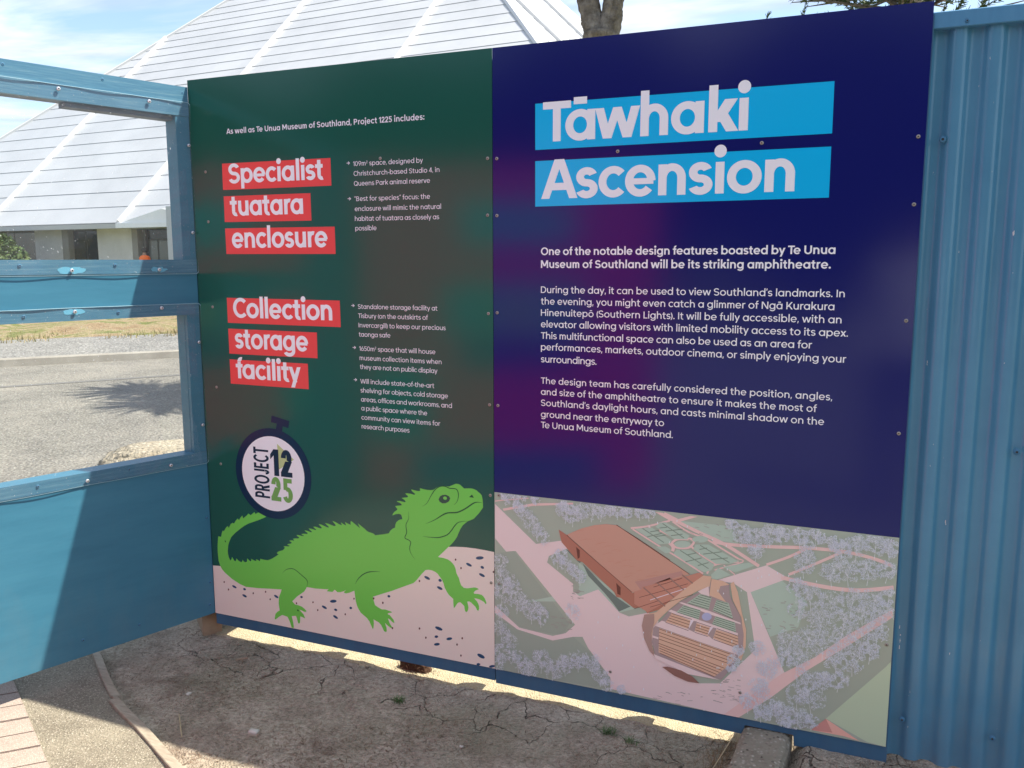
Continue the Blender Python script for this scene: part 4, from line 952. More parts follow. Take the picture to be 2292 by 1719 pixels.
# sand ground, lizard, dial on the green panel
cA = (470, 1140, 5.9243); cB = (840, 1060, 6.381); cC = (800, 1200, 5.184)
top_edge = tr([(58,747),(140,752),(300,760)], *cA)+tr([(700,1150),(900,1070),(1030,1046),(1150,1045),(1290,1052),(1430,1070),(1560,1092),(1706,1122)], *cB)
top_edge[-1] = (-.0009, top_edge[-1][1]); top_edge[0] = (PX0+.0002, top_edge[0][1])
fill('printed_sand', [top_edge+[(-.0009, PZ0+.0003), (PX0+.0002, PZ0+.0003)]], PSAND, gs, 1)
liz = tr([(748,98),(700,72),(640,40),(605,62),(590,35),(540,78),(510,55),(492,78),(440,120),(430,82),(412,100),(385,142),(368,122),(345,145),(320,188),(300,178),(275,195),(250,248),(237,220),(215,240),(185,290),(170,280),(158,310),(148,365),(110,355),(102,470),(103,560),(115,680),(140,755),(165,800),(200,840),(290,920),(400,992),(480,1028),(640,1045),(800,1053),(950,1062),(940,1100),(915,1165),(912,1250),(925,1340),(895,1358),(870,1385),(858,1450),(866,1460),(875,1458),(915,1425),(960,1400),(1030,1425),(1060,1490),(1085,1570),(1115,1570),(1105,1500),(1085,1415),(1140,1412),(1155,1450),(1170,1510),(1185,1515),(1195,1500),(1200,1420),(1225,1428),(1255,1445),(1262,1440),(1240,1390),(1200,1345),(1190,1330),(1215,1340),(1250,1358),(1275,1358),(1280,1345),(1250,1315),(1220,1290),(1170,1270),(1130,1262),(1092,1220),(1150,1160),(1250,1090),(1275,1050),(1285,1030),(1400,1050),(1500,1057),(1560,1060),(1575,1055),(1550,1085),(1580,1090),(1625,1095),(1655,1065),(1690,1098),(1730,1098),(1760,1090),(1808,1070),(1795,1080),(1775,1095),(1785,1110),(1810,1114),(1850,1105),(1915,1078),(1922,1130),(1930,1190),(1940,1240),(1955,1290),(1975,1330),(2000,1370),(2080,1440),(2115,1485)], *cA)
liz += tr([(150,1015),(175,1070),(180,1078),(187,1065),(192,1010),(188,965),(220,985),(250,1000),(275,1030),(290,1060),(308,1100),(325,1112),(342,1105),(338,1060),(320,1005),(345,1030),(380,1060),(398,1066),(400,1050),(375,1010),(356,960),(360,955),(380,968),(405,995),(425,1008),(430,1000),(420,970),(375,915),(352,905),(355,895),(370,890),(398,888),(400,880),(380,870),(350,860),(320,850),(285,850),(245,828),(205,800),(198,775),(190,750),(180,703),(290,668),(400,635),(550,580),(650,545),(675,523),(700,495),(745,440),(790,393),(825,390),(860,395),(905,415),(930,435),(985,510),(1000,550),(1015,600),(1035,640),(1060,680),(1112,728),(1114,780),(1118,830),(1128,830),(1150,795),(1165,775),(1185,766),(1200,770),(1240,810),(1244,840),(1250,870),(1265,881),(1280,870),(1290,830),(1283,795),(1275,760),(1298,757),(1320,770),(1350,800),(1370,820),(1390,860),(1405,865),(1413,845),(1412,810),(1403,785),(1390,760),(1355,720),(1390,726),(1420,735),(1465,760),(1490,790),(1498,780),(1495,765),(1480,725),(1460,697),(1440,680),(1400,670),(1355,668),(1350,655),(1365,635),(1390,622),(1408,618),(1400,608),(1375,597),(1350,595),(1320,600),(1280,605),(1235,600),(1205,570),(1190,530),(1180,490),(1165,460),(1150,430),(1140,380),(1125,340),(1100,310),(1080,290),(1050,270),(1000,253),(950,245),(937,240),(990,190)], *cC)
liz += tr([(1065,1030),(1110,985),(1145,940),(1170,900),(1190,850),(1215,795),(1250,740),(1285,710),(1320,682),(1370,662),(1410,645),(1450,600),(1480,570),(1540,485),(1538,430),(1535,380),(1528,340),(1520,310),(1500,285),(1475,265),(1450,240),(1420,225),(1380,212),(1330,210),(1270,212),(1240,185),(1215,160),(1185,148),(1150,145),(1100,165),(1055,185),(1010,178),(970,175),(935,178),(910,182),(875,200),(830,232),(790,236),(740,232),(690,222),(640,208),(638,225),(645,245),(615,250),(590,245),(550,235),(515,225),(518,240),(530,255),(570,290),(566,300),(550,302),(525,292),(490,285),(455,280),(430,282),(440,300),(462,315),(470,330),(455,340),(415,342),(375,348),(395,360),(420,378),(435,400),(425,408),(390,400),(350,390),(305,393),(320,405),(345,415),(370,430),(380,450),(362,455),(320,458),(285,465),(300,485),(318,510),(305,525),(280,540),(255,570),(243,597),(265,590),(290,580),(325,576),(355,578),(370,590),(380,615),(388,650),(360,655),(330,668),(300,695),(288,725),(282,772),(250,785),(215,815),(195,852),(120,866),(0,880)], *cB)
liz += tr([(2170,322),(2140,310),(2110,302),(2080,285),(2050,255),(2000,215),(1960,185),(1972,210),(1992,250),(1960,225),(1930,200),(1900,175),(1868,152),(1864,180),(1868,205),(1830,190),(1790,168),(1798,190),(1810,215),(1775,198),(1735,172),(1742,190),(1752,212),(1710,195),(1665,168),(1625,152),(1635,170),(1660,195),(1670,215),(1650,222),(1620,212),(1575,192),(1525,180),(1545,202),(1572,225),(1578,240),(1560,240),(1520,222),(1480,203),(1442,193),(1455,212),(1478,235),(1485,250),(1465,252),(1430,240),(1400,230),(1370,230),(1385,248),(1408,265),(1410,275),(1390,272),(1350,258),(1310,252),(1325,272),(1348,290),(1352,304),(1335,302),(1300,288),(1256,276),(1265,292),(1290,308),(1297,325),(1280,326),(1245,322),(1212,328),(1228,342),(1246,346),(1242,356),(1215,352),(1185,342),(1150,340),(1158,356),(1180,368),(1184,380),(1165,386),(1130,385),(1100,390),(1108,400),(1120,408),(1112,415),(1085,410),(1055,414),(1062,426),(1082,436),(1085,446),(1065,455),(1028,462),(1030,470),(1048,478),(1060,485),(1040,492),(1010,488),(978,490),(984,500),(996,508),(985,525),(965,542),(930,552),(905,560),(888,578),(895,590),(915,592),(870,625),(820,655),(770,674),(720,668),(665,655),(668,672),(662,688),(640,672),(608,660),(615,675),(618,686),(590,678),(570,668),(545,655),(550,675),(540,690),(520,675),(495,650),(494,675),(488,697),(465,700),(450,690),(432,668),(430,685),(420,700),(405,695),(380,680),(350,650),(348,672),(338,690),(322,678),(308,655),(292,630),(288,655),(275,680),(262,660),(250,630),(240,590),(237,550),(240,510),(245,470),(256,435),(270,400),(280,375),(295,355),(345,305),(400,260),(455,220),(510,190),(575,167),(640,145),(700,120)], *cA)
fill('printed_lizard', [liz], PLIME, gs, 2)
def taper(mx_, a=.12): return lambda f: mx_*min(1, f/a+.1, (1-f)/a+.1)
strokes = []
def st(pts, crop, wd, a=.35): strokes.extend(path(tr(pts, *crop), taper(wd, a)))
st([(672,468),(740,420),(800,310),(860,225),(930,182),(1000,182),(1060,208),(1150,218),(1182,260),(1188,330),(1165,405),(1120,450)], cB, .0030, .25)
st([(722,716),(850,660),(960,592),(1040,560),(1170,553),(1280,505),(1400,425),(1460,408),(1530,418)], cB, .0044, .3)
st([(680,895),(800,910),(920,910),(1030,872),(1090,810),(1140,740),(1200,692),(1320,680)], cB, .0034, .3)
st([(474,540),(478,640),(440,730),(450,840),(424,915),(480,950),(508,985),(492,1060),(510,1140),(570,1228)], cB, .0030, .3)
st([(962,845),(1010,800),(1070,785),(1130,800),(1220,875),(1280,930),(1295,975),(1285,1028)], cA, .0026, .3)
st([(1928,992),(1960,930),(2020,870),(2100,832),(2192,825),(2260,828)], cA, .0034, .4)
SEG = 8
def ell(cx, cy, rx, ry, crop, an=0, n=16):
    return tr([(cx+rx*math.cos(t)*math.cos(an)-ry*math.sin(t)*math.sin(an), cy+rx*math.cos(t)*math.sin(an)+ry*math.sin(t)*math.cos(an)) for t in [2*math.pi*k/n for k in range(n)]], *crop)
emit('printed_outline', [list(q) for q in strokes]+[tr([(1340,335),(1382,298),(1410,345)], *cB), ell(205, 423, 6, 15, cA, -.4), ell(1168, 1340, 8, 14, cA, -.6)], PLINE, gs, 3)
fill('printed_eye', [tr([(905,368),(925,325),(960,305),(1010,302),(1050,320),(1072,350),(1055,395),(1010,422),(960,425),(920,400)], *cB)], PEYE, gs, 3)
fill('printed_eye_glint', [ell(998, 350, 28, 24, cB, .3)], PLIME, gs, 4)
fl = [(325,1026,34,13,.55,cA),(460,1058,20,14,.5,cA),(460,1146,34,14,.55,cA),(880,1155,34,14,.6,cA),(1215,1162,17,14,.3,cA),(1636,1218,44,20,-.05,cA),(1518,1298,38,15,.55,cA),(1668,1332,22,15,.5,cA),(1666,1427,38,15,.6,cA),(1868,1307,18,16,.3,cA),
      (1420,252,46,19,-.05,cC),(1295,331,37,15,.5,cC),(1450,362,22,15,.6,cC),(1446,452,38,15,.5,cC),(810,484,37,15,.5,cC),(960,513,20,16,.5,cC),(956,602,36,15,.5,cC),(366,697,17,14,.5,cC),(945,1071,46,18,.4,cC),(917,1166,21,15,0,cC),(1067,1190,34,16,-.15,cC),(923,1254,34,16,-.12,cC),(1435,1391,48,20,.5,cC),(1405,1486,22,14,0,cC),(1562,1510,34,15,-.15,cC)]
fill('printed_blue_fleck', [ell(a, b, c, d, cr_, an) for a, b, c, d, an, cr_ in fl], PBLUE, gs, 3)
fb = [(190,963,cA),(247,1062,cA),(575,1112,cA),(739,1093,cA),(800,1192,cA),(1148,1245,cA),(1367,1232,cA),(1430,1335,cA),(1795,1391,cA),(1911,1184,cA),(1140,272,cC),(1203,370,cC),(721,520,cC),(190,722,cC),(296,773,cC),(407,1066,cC),(721,1071,cC),(795,1177,cC),(1217,1184,cC),(1157,1257,cC),(1202,1385,cC),(1580,415,cC)]
fill('printed_brown_fleck', [ell(a, b, 9, 13, cr_) for a, b, cr_ in fb], PBROWN, gs, 3)
# stopwatch dial
cD = (500, 900, 5.529)
(dcx, dcz) = tr([(620, 885)], *cD)[0]
ox = tr([(157, 800), (1088, 990)], *cD); oz = tr([(560, 318), (665, 1450)], *cD)
rx_ = (ox[1][0]-ox[0][0])/2; rz_ = (oz[0][1]-oz[1][1])/2; rd = (rx_+rz_)/2
dcx = (ox[0][0]+ox[1][0])/2; dcz = (oz[0][1]+oz[1][1])/2
SEG = 16
def circ(r_, n=56): return [(dcx+r_*math.cos(2*math.pi*k/n), dcz+r_*math.sin(2*math.pi*k/n)) for k in range(n)]
fill('printed_stopwatch_case', [circ(rd), tr([(598,165),(818,235),(805,322),(735,300),(728,372),(650,340),(662,265),(590,248)], *cD)], PDNAVY, gs, 3)
ix = tr([(233, 830), (1005, 960)], *cD); fill('printed_stopwatch_face', [circ((ix[1][0]-ix[0][0])/2)], PPINKW, gs, 4)
fill('printed_stopwatch_hand', [tr([(665,515),(875,712),(690,835)], *cD)], PPALE, gs, 5)
# wear flecks on the case
rf = random.Random(5); q = []
for k in range(34):
    a = rf.uniform(0, 6.28); r_ = rd*rf.uniform(.87, .985); x, z = dcx+r_*math.cos(a), dcz+r_*math.sin(a); s_ = rf.uniform(.0008, .0022)
    q.append([(x, z), (x+s_, z+s_*.3), (x+s_*.5, z+s_*.9)])
emit('printed_case_wear', q, print_mat('print_wear', (.05, .10, .17)), gs, 5)
def cond(s, a, b, h0, h1, mt, wx_, w_):
    """condensed caps fitted to a box: a,b = x range, h0,h1 = z range"""
    global SEG; SEG = 6
    x = 0; G = []; pos = []
    for ch in s: adv, polys, B = glyph(ch, w_, wx_); pos.append(x); G.append(polys); x += adv+.075
    x -= .075; k = (b-a)/x; kz = (h1-h0)/.70; P = []
    for p_, g in zip(pos, G):
        for q in g: P.append([(a+(p_+u)*k, h0+v_*kz) for u, v_ in q])
    return P
p1 = tr([(592, 905), (845, 605), (600, 1215), (855, 955)], *cD)
emit('logo_lettering', cond('12', p1[0][0], p1[1][0], p1[0][1], p1[1][1], None, .20, .15), PINK2, gs, 6)
emit('logo_lettering', cond('25', p1[2][0], p1[3][0], p1[2][1], p1[3][1], None, .20, .15), PLIME2, gs, 6)
p2 = tr([(490, 1180), (490, 560), (385, 870), (568, 870)], *cD)
Lh = p2[1][1]-p2[0][1]; Wc = p2[3][0]-p2[2][0]
P = cond('PROJECT', 0, Lh, 0, Wc, None, .17, .13)
P = [[(p2[3][0]-v_, p2[0][1]+u) for u, v_ in q] for q in P]
emit('logo_lettering', P, PINK2, gs, 6)

# ------------------------------------------------------------------ park aerial drawing on the navy panel
cM = (1100, 1080, 2.4043); cE = (1100, 1090, 5.53); cF = (1420, 1250, 5.35); cG = (1640, 1150, 5.529); cH = (1380, 1130, 5.821)
ztop = (on_panel(1108, 1101)[1]+on_panel(2010, 1204)[1])/2
fill('printed_drawing_ground', [[(.0012, PZ0+.0003), (PX1-.0003, PZ0+.0003), (PX1-.0003, ztop), (.0012, ztop)]], MG, bs, 1)
def inb(P): return [(min(max(a, .0013), PX1-.0005), min(max(b, PZ0+.0005), ztop-.0003)) for a, b in P]
def T(pts, c=cM): return inb(tr(pts, *c))
fill('printed_lawn', [T([(0,380),(120,368),(420,760),(385,820),(150,790),(20,690)]), T([(20,720),(150,790),(330,850),(440,830),(525,905),(640,1060),(560,1100),(20,1020)])], print_mat('map_lawn', lin(144,158,140)), bs, 2)
fill('printed_lawn', [T([(1005,205),(1290,235),(1330,330),(1210,310)]), T([(1395,590),(1560,525),(1700,640),(1650,780),(1500,830)]), T([(190,640),(600,560),(690,700),(640,640)]), T([(470,600),(470,430),(690,610),(770,680),(690,700),(575,575)])], MG2, bs, 2)
fill('printed_lawn', [T([(2125,990),(2160,960),(2160,1440),(2020,1395),(1800,1270)])], MG4, bs, 2)
fill('printed_lawn_shade', [T([(1380,1230),(1700,1000),(2160,690),(2160,965),(1800,1270),(1700,1330),(1500,1290)])], print_mat('map_lawn_mid', lin(150,160,140)), bs, 2)
paths = [
 T([(20,115),(240,330),(380,312),(410,355),(310,395),(300,430),(440,545),(440,585),(475,612),(575,575),(690,700),(740,720),(845,700),(900,745),(860,905),(900,940),(1120,1080),(1230,1080),(1420,900),(1375,590),(1300,540),(1200,530),(1480,445),(1600,515),(1395,590),(1580,1030),(1300,1260),(1230,1255),(640,1110),(640,1050),(520,890),(490,830),(440,830),(330,850),(140,790),(20,700),(20,660),(150,780),(330,825),(400,810),(450,765),(130,368),(80,372),(20,300)]),
 T([(1560,1030),(1740,940),(1900,830),(2160,680),(2160,725),(1900,890),(1700,1010),(1500,1160),(1330,1265),(1250,1250)]),
 T([(60,140),(220,112),(440,108),(440,118),(220,126),(66,152)]), T([(880,158),(920,162),(990,200),(1070,180),(1110,184),(1000,215),(960,205)])]
fill('printed_path', paths[:1], MP, bs, 3); fill('printed_path', paths[1:2], MP2, bs, 3.5)
def line(pts, wd, c=cM): return path(tr(pts, *c), wd, len(pts) > 2)
ln = []
for pts, wd, c in [([(960,190),(1100,260),(1260,335),(1440,450)], .0105, cM), ([(1190,318),(1300,335),(1500,345),(1700,352),(1900,372),(2060,410),(2160,450)], .010, cM), ([(1480,442),(1600,400),(1690,358)], .008, cM), ([(1600,495),(1760,430),(1890,372)], .008, cM),
    ([(1560,510),(1760,555),(1960,580),(2165,565)], .012, cM), ([(930,165),(1000,200)], .008, cM), ([(960,205),(840,235),(750,245)], .006, cM), ([(840,230),(900,285),(960,330),(975,350)], .006, cM), ([(900,255),(1000,300),(1075,300)], .005, cM),
    ([(760,250),(900,340),(1000,400),(1140,490)], .0055, cM), ([(975,210),(1060,265),(1150,300),(1240,355),(1330,410)], .0055, cM), ([(1060,330),(1130,390),(1210,440)], .006, cM), ([(1160,490),(1180,455),(1230,435),(1330,425)], .0065, cM), ([(1330,410),(1350,428),(1200,470)], .004, cM),
    ([(985,330),(975,370)], .010, cM), ([(1070,300),(1090,320),(1060,350),(1000,350),(970,330),(1000,305),(1060,305)], .007, cM), ([(20,100),(60,95),(200,84)], .004, cM), ([(1250,445),(1310,495)], .004, cM)]: ln += line(pts, wd, c)
rest = paths[2:]+[inb(q) for q in ln]
emit('printed_path', rest, MP2, bs, 4)
gd = [T([(240,310),(460,295),(720,465),(700,500),(550,515),(400,420)], cH), T([(510,285),(560,230),(640,225),(955,400),(920,450),(750,445)], cH), T([(745,635),(780,580),(960,585),(1275,780),(1240,850),(1140,880),(900,740)], cH), T([(1000,580),(1030,515),(1200,515),(1590,735),(1480,765),(1300,770)], cH),
      T([(510,545),(640,540),(710,580),(700,620),(640,630)], cH), T([(1380,810),(1600,770),(1730,750),(1800,790),(1550,880)], cH), T([(1240,960),(1230,910),(1330,820),(1490,910),(1260,990)], cH)]
gd += [inb(ell(860, 512, 108, 44, cH)), inb(ell(1090, 448, 104, 44, cH))]
fill('printed_garden_bed', gd, MG2, bs, 5)
gl_ = []
for a, b, c_ in [((340,305),(620,490),0),((400,415),(590,370),0),((440,350),(560,330),0),((500,410),(640,395),0),((600,240),(880,430),0),((560,300),(660,290),0),((640,340),(860,315),0),((710,400),(860,380),0),((830,590),(1200,830),0),((900,740),(1110,690),0),((920,650),(1040,625),0),((1060,790),(1200,750),0),((1090,525),(1470,750),0),((1130,640),(1370,610),0),((1080,580),(1180,560),0),((1230,710),(1450,690),0)]:
    gl_ += line([a, b], .0028, cH)
emit('printed_garden_hedge', gl_, MLN, bs, 6)
fill('printed_shade', [T([(1130,945),(1400,1230),(1560,1370),(1720,1480),(1580,1540),(1500,1430),(1400,1310),(1200,1100)], cE), T([(930,780),(1010,790),(1120,920),(1090,940)], cE)], MSH, bs, 4)
# main building
fill('printed_roof', [T([(935,590),(1000,560),(1120,510),(1280,470),(1420,458),(1550,470),(1900,700),(2212,900),(2212,1090),(1870,1280),(1745,1305)], cE), T([(0,265),(0,970),(215,1140),(335,1130),(955,900)], cH)], MT, bs, 5)
fill('printed_roof_shade', [T([(240,1000),(850,860),(870,915),(345,1070),(330,1125)], cH)], print_mat('map_roof_edge', lin(182,130,118)), bs, 6)
emit('printed_roof_line', [list(q) for q in line([(935,590),(1040,690),(1740,1300)], .0016, cE)+line([(1550,470),(1880,680),(2212,905)], .0014, cE)+line([(0,258),(960,905)], .0014, cH)], MT3, bs, 7)
fill('printed_wall', [T([(833,525),(930,590),(1745,1310),(1875,1275),(2050,1180),(2212,1120),(2212,1480),(1930,1560),(1880,1490),(1760,1495),(1600,1370),(1550,1360),(1520,1300),(1130,930),(1060,905),(870,680)], cE)], MT2, bs, 6)
fill('printed_wall_recess', [T([(1050,740),(1095,780),(1095,870),(1070,890)], cE), T([(1545,1185),(1600,1240),(1600,1340),(1560,1320)], cE)], MT3, bs, 7)
fill('printed_wing_roof', [T([(335,1070),(1090,880),(1150,930),(1180,1010),(900,1100),(560,1164),(335,1164)], cH), T([(0,540),(0,395),(760,170),(840,215),(700,330),(480,470),(160,640)], cF)], print_mat('map_wing_roof', lin(190,124,100)), bs, 8)
bl = []
for a, b in [((110,345),(370,570)),((275,290),(480,465)),((430,240),(595,375)),((575,195),(700,295))]: bl += line([a, b], .0042, cF)
emit('printed_beam', [inb(q) for q in bl], print_mat('map_beam', lin(150,112,98)), bs, 10)
emit('printed_beam_shade', [inb(q) for a, b in [((60,465),(640,300)),((190,580),(700,430)),((0,600),(300,500)),((230,340),(570,235))] for q in line([a, b], .0014, cF)], MT3, bs, 9)
emit('printed_skylight', [inb(q) for q in line([(190,495),(620,355)], .0022, cF)], MP3, bs, 9)
# amphitheatre
fill('printed_amphitheatre_wall', [T([(700,290),(830,200),(925,215),(900,335),(760,385),(560,500),(430,600),(300,720),(225,820),(205,1000),(250,1180),(180,1100),(120,960),(90,800),(120,670),(260,640)], cF), T([(1150,300),(1190,275),(1240,400),(1290,650),(1340,850),(1335,1050),(1280,1220),(1240,1180),(1310,930),(1280,700),(1180,500)], cF)], MTL, bs, 9)
fill('printed_amphitheatre_shade', [T([(90,800),(120,670),(240,660),(240,760),(205,900),(215,1060),(250,1180),(180,1100),(120,960)], cF)], print_mat('map_wall_shade', lin(165,130,118)), bs, 10)
fill('printed_terrace', [T([(900,335),(925,240),(1050,265),(1140,300),(1140,420),(1180,520),(1270,680),(1310,900),(1300,1080),(1180,1290),(1040,1450),(640,1320),(250,1150),(215,1000),(230,830),(320,740),(430,610),(560,510),(760,410)], cF)], MGR, bs, 10)
fill('printed_stage', [T([(925,240),(1060,265),(1140,310),(1030,330),(1010,400),(1100,520),(900,440)], cF), T([(300,830),(1210,1150),(1180,1240),(960,1410),(600,1270),(290,1120)], cF), T([(375,760),(455,640),(700,730),(1240,900),(1250,1070),(700,900)], cF)], MTL, bs, 11)
fill('printed_walkway', [T([(245,800),(330,740),(800,890),(1250,1080),(1235,1150),(800,1000)], cF), T([(400,625),(440,610),(800,740),(1240,890),(1240,925),(800,790)], cF), T([(530,525),(570,520),(900,625),(1270,765),(1275,785),(900,665)], cF), T([(215,915),(290,940),(290,965),(215,940)], cF), T([(760,390),(890,330),(900,450),(800,420)], cF), T([(230,1140),(1020,1450),(640,1380),(260,1200)], cF)], MP, bs, 12)
tl = []
def seats(a0, b0, a1, b1, n):
    for k in range(n):
        f = k/(n-1); p = (a0[0]+(a1[0]-a0[0])*f, a0[1]+(a1[1]-a0[1])*f); q = (b0[0]+(b1[0]-b0[0])*f, b0[1]+(b1[1]-b0[1])*f); tl.extend(line([p, q], .0017, cF))
seats((300,840), (1175,1150), (295,960), (1120,1250), 4); seats((290,1010), (1080,1310), (310,1130), (960,1410), 5)
seats((450,655), (690,725), (375,760), (650,860), 5); seats((750,760), (920,815), (725,880), (880,930), 5); seats((990,835), (1245,925), (950,965), (1245,1070), 5)
fill('printed_planting', [T([(790,420),(925,462),(890,612),(630,530)], cF), T([(985,490),(1130,530),(1185,720),(940,622)], cF), T([(590,555),(795,615),(770,728),(505,640)], cF), T([(975,685),(1205,760),(1220,885),(930,785)], cF)], print_mat('map_planting_pale', lin(160,180,158)), bs, 12.5)
emit('printed_seat_step', [inb(q) for q in tl], MTS, bs, 13)
tl = []
seats((790,430), (920,465), (650,530), (890,600), 6); seats((985,500), (1120,540), (945,610), (1180,715), 6); seats((590,565), (790,620), (520,640), (770,715), 5); seats((975,695), (1200,765), (935,775), (1215,870), 5)
emit('printed_planting_row', [inb([(a, b-.0004) for a, b in q]) for q in tl], MPLT, bs, 13)
fill('printed_skylight_disc', [inb(ell(868, 693, 60, 48, cF))], MGD, bs, 13)
fill('printed_stair', [T([(700,740),(750,750),(720,880),(640,840)], cF), T([(930,820),(985,830),(940,965),(880,910)], cF)], MGR, bs, 13)
fill('printed_sail', [T([(675,730),(715,735),(650,845)], cF), T([(910,815),(945,820),(875,920)], cF)], MP3, bs, 14)
fill('printed_wall_crescent', [T([(335,1295),(400,1290),(560,1335),(700,1410),(780,1490),(640,1470),(480,1400)], cF)], print_mat('map_crescent', lin(140,95,82)), bs, 13)
fill('printed_pyramid_roof', [T([(1800,1270),(1980,1390),(1900,1365),(1720,1330)])], print_mat('map_small_roof', lin(222,160,140)), bs, 6)
fill('printed_pyramid_roof', [T([(1800,1270),(1835,1345),(1720,1330)])], print_mat('map_small_roof_shade', lin(196,130,118)), bs, 7)
# tiny white people and their dots
rp_ = random.Random(9); pe = []
for x, y in [(575,750),(685,722),(555,832),(622,890),(708,874),(748,900),(768,990),(820,805),(750,1120),(820,1110),(818,840),(1455,505),(1435,512),(1345,555),(1345,580),(1440,475),(1495,495),(1540,485),(1250,595),(1220,580),(1390,650),(1370,735),(1455,765),(1125,870),(1185,905),(1105,925),(1150,945),(1085,950),(1225,995),(1215,995),(1245,975),(1295,852),(945,800),(970,808),(1125,775),(1345,1035),(1460,965),(1235,1085),(960,320),(895,215),(1190,305),(1265,338),(1340,335),(1480,345),(1120,380),(1600,500),(1665,510),(1750,530),(1630,490),(1685,460),(1570,500),(1270,465),(1000,205),(1055,235),(850,235),(1145,1220),(1290,930),(1350,1040)]:
    w_, h_ = rp_.uniform(3, 5), rp_.uniform(9, 13); pe.append(T([(x-w_/2, y-h_/2), (x+w_/2, y-h_/2), (x+w_/2, y+h_/2), (x-w_/2, y+h_/2)]))
emit('printed_visitor', pe, MW, bs, 16)
# scribbled trees: trunks, branches, leaf marks
def drawn_trees():
    rnd = random.Random(21); Q = []; Q2 = []
    Q0 = []
    def seg(a, b, w_, Z):
        d = Vector((b[0]-a[0], b[1]-a[1])); 
        if d.length < 1e-6: return
        n_ = Vector((-d.y, d.x)).normalized()*w_/2; Z.append(inb([(a[0]+n_.x, a[1]+n_.y), (a[0]-n_.x, a[1]-n_.y), (b[0]-n_.x*.5, b[1]-n_.y*.5), (b[0]+n_.x*.5, b[1]+n_.y*.5)]))
    def tree(x, y, r_, dens=1.0, lean=0):
        (bx_, bz_), (rx2, _) = tr([(x, y+r_*1.0), (x+r_, y+r_*1.0)], *cM); rr = rx2-bx_
        def grow(p, an, ln_, w_, dep):
            q = (p[0]+math.cos(an)*ln_, p[1]+math.sin(an)*ln_); seg(p, q, w_*1.25, Q0)
            if dep > 0:
                for k in range(3): grow(q, an+rnd.uniform(-.75, .75), ln_*rnd.uniform(.6, .8), w_*.65, dep-1)
            if dep < 2:
                for k in range(2): grow(p, an+rnd.choice((-1, 1))*rnd.uniform(.4, 1), ln_*.6, w_*.6, -1) if dep >= 0 else None
        grow((bx_, bz_), math.pi/2+lean, rr*.75, .0011, 3)
        n_ = int(900*dens)
        for k in range(n_):
            t_ = rnd.uniform(0, 6.283); f = rnd.random()**.55*(.80+.25*noise.noise(Vector((math.cos(t_)*1.5+x, math.sin(t_)*1.5, y))))
            a = (bx_+math.cos(t_)*rr*f*1.02, bz_+rr*1.15+math.sin(t_)*rr*f*1.05)
            if noise.noise(Vector((a[0]*70, a[1]*70, x*.01))) < -.20: continue
            an = rnd.uniform(0, 6.28); s_ = rnd.uniform(.0010, .0032); b = (a[0]+math.cos(an)*s_, a[1]+math.sin(an)*s_)
            seg(a, b, rnd.uniform(.0007, .0015), Q2 if rnd.random() < .5 else Q)
    T_ = [(120,95,45),(170,90,40),(80,85,38),(240,95,30),(180,170,52),(150,140,40),(205,215,52),(250,260,52),(280,300,45),(400,160,60),(440,180,58),(490,160,55),(540,160,52),(380,120,40),(590,165,45),(640,150,38),(680,160,40),(730,165,40),(800,165,40),(850,170,38),
          (360,420,45),(400,440,45),(440,475,42),(480,510,42),(380,390,40),(50,440,55),(70,520,55),(60,600,60),(110,560,58),(140,640,65),(220,690,70),(270,720,58),(60,700,48),(60,800,55),(100,860,55),(60,920,60),(30,980,50),(150,960,60),(200,1010,60),(270,960,65),(330,1010,70),(400,980,60),(470,960,58),(540,970,62),(590,1040,55),(620,1090,45),(700,1115,30),(440,700,55),
          (1350,280,70),(1420,300,78),(1500,280,70),(1420,370,55),(1290,225,40),(1560,280,60),(1660,290,62),(1750,290,66),(1850,330,66),(1680,430,85),(1700,350,55),(1880,370,75),(1960,340,80),(2060,330,78),(2140,350,66),(1830,480,80),(1920,470,86),(2020,470,82),(2120,470,70),(1640,560,66),(1720,620,82),(1820,650,92),(1930,620,88),(2040,640,88),(2130,620,70),(1650,680,70),(1760,740,95),(1880,740,95),(1990,730,95),(2100,700,80),(1600,860,95),(1700,860,100),(1780,860,95),(1880,850,90),(1980,840,92),(2070,800,80),(1560,940,72),(1640,960,82),(1850,960,85),(1940,960,80),(2030,900,75),(1700,1060,80),(1780,1060,70),(1860,1060,66),(1640,1140,80),(1720,1160,85),(1500,1200,80),(1560,1240,80),(1640,1260,85),(1450,1240,62),(1720,1280,50),(1440,1100,70),(1480,1000,70),(1430,890,55),(1300,960,48),(1330,900,38),(1290,1000,32),(1380,1180,60),(1600,1300,60)]
    for x, y, r_ in T_: tree(x, y, r_, 1.35 if r_ > 55 else .75, rnd.uniform(-.2, .2))
    emit('printed_tree_scribble', Q, MW, bs, 17); emit('printed_leaf_scribble', Q2, MW2, bs, 20); emit('printed_trunk_scribble', Q0, MW, bs, 23)
drawn_trees()
sh_ = []
rs = random.Random(3)
for k in range(140):
    x, y = rs.choice([(rs.uniform(1450, 1640), rs.uniform(640, 800)), (rs.uniform(1060, 1330), rs.uniform(205, 320)), (rs.uniform(1180, 1330), rs.uniform(1060, 1180)), (rs.uniform(860, 1200), rs.uniform(1110, 1200)), (rs.uniform(420, 470), rs.uniform(520, 640)), (rs.uniform(320, 420), rs.uniform(720, 790)), (rs.uniform(1660, 1750), rs.uniform(1280, 1320))])
    a = rs.uniform(-.1, .5); l = rs.uniform(8, 34); sh_ += line([(x, y), (x+l*math.cos(a), y+l*math.sin(a))], rs.uniform(.0008, .002))
mshd = print_mat('map_soft_shade', lin(150, 140, 132)); emit('printed_shade_stroke', [inb(q) for q in sh_], mshd, bs, 5)
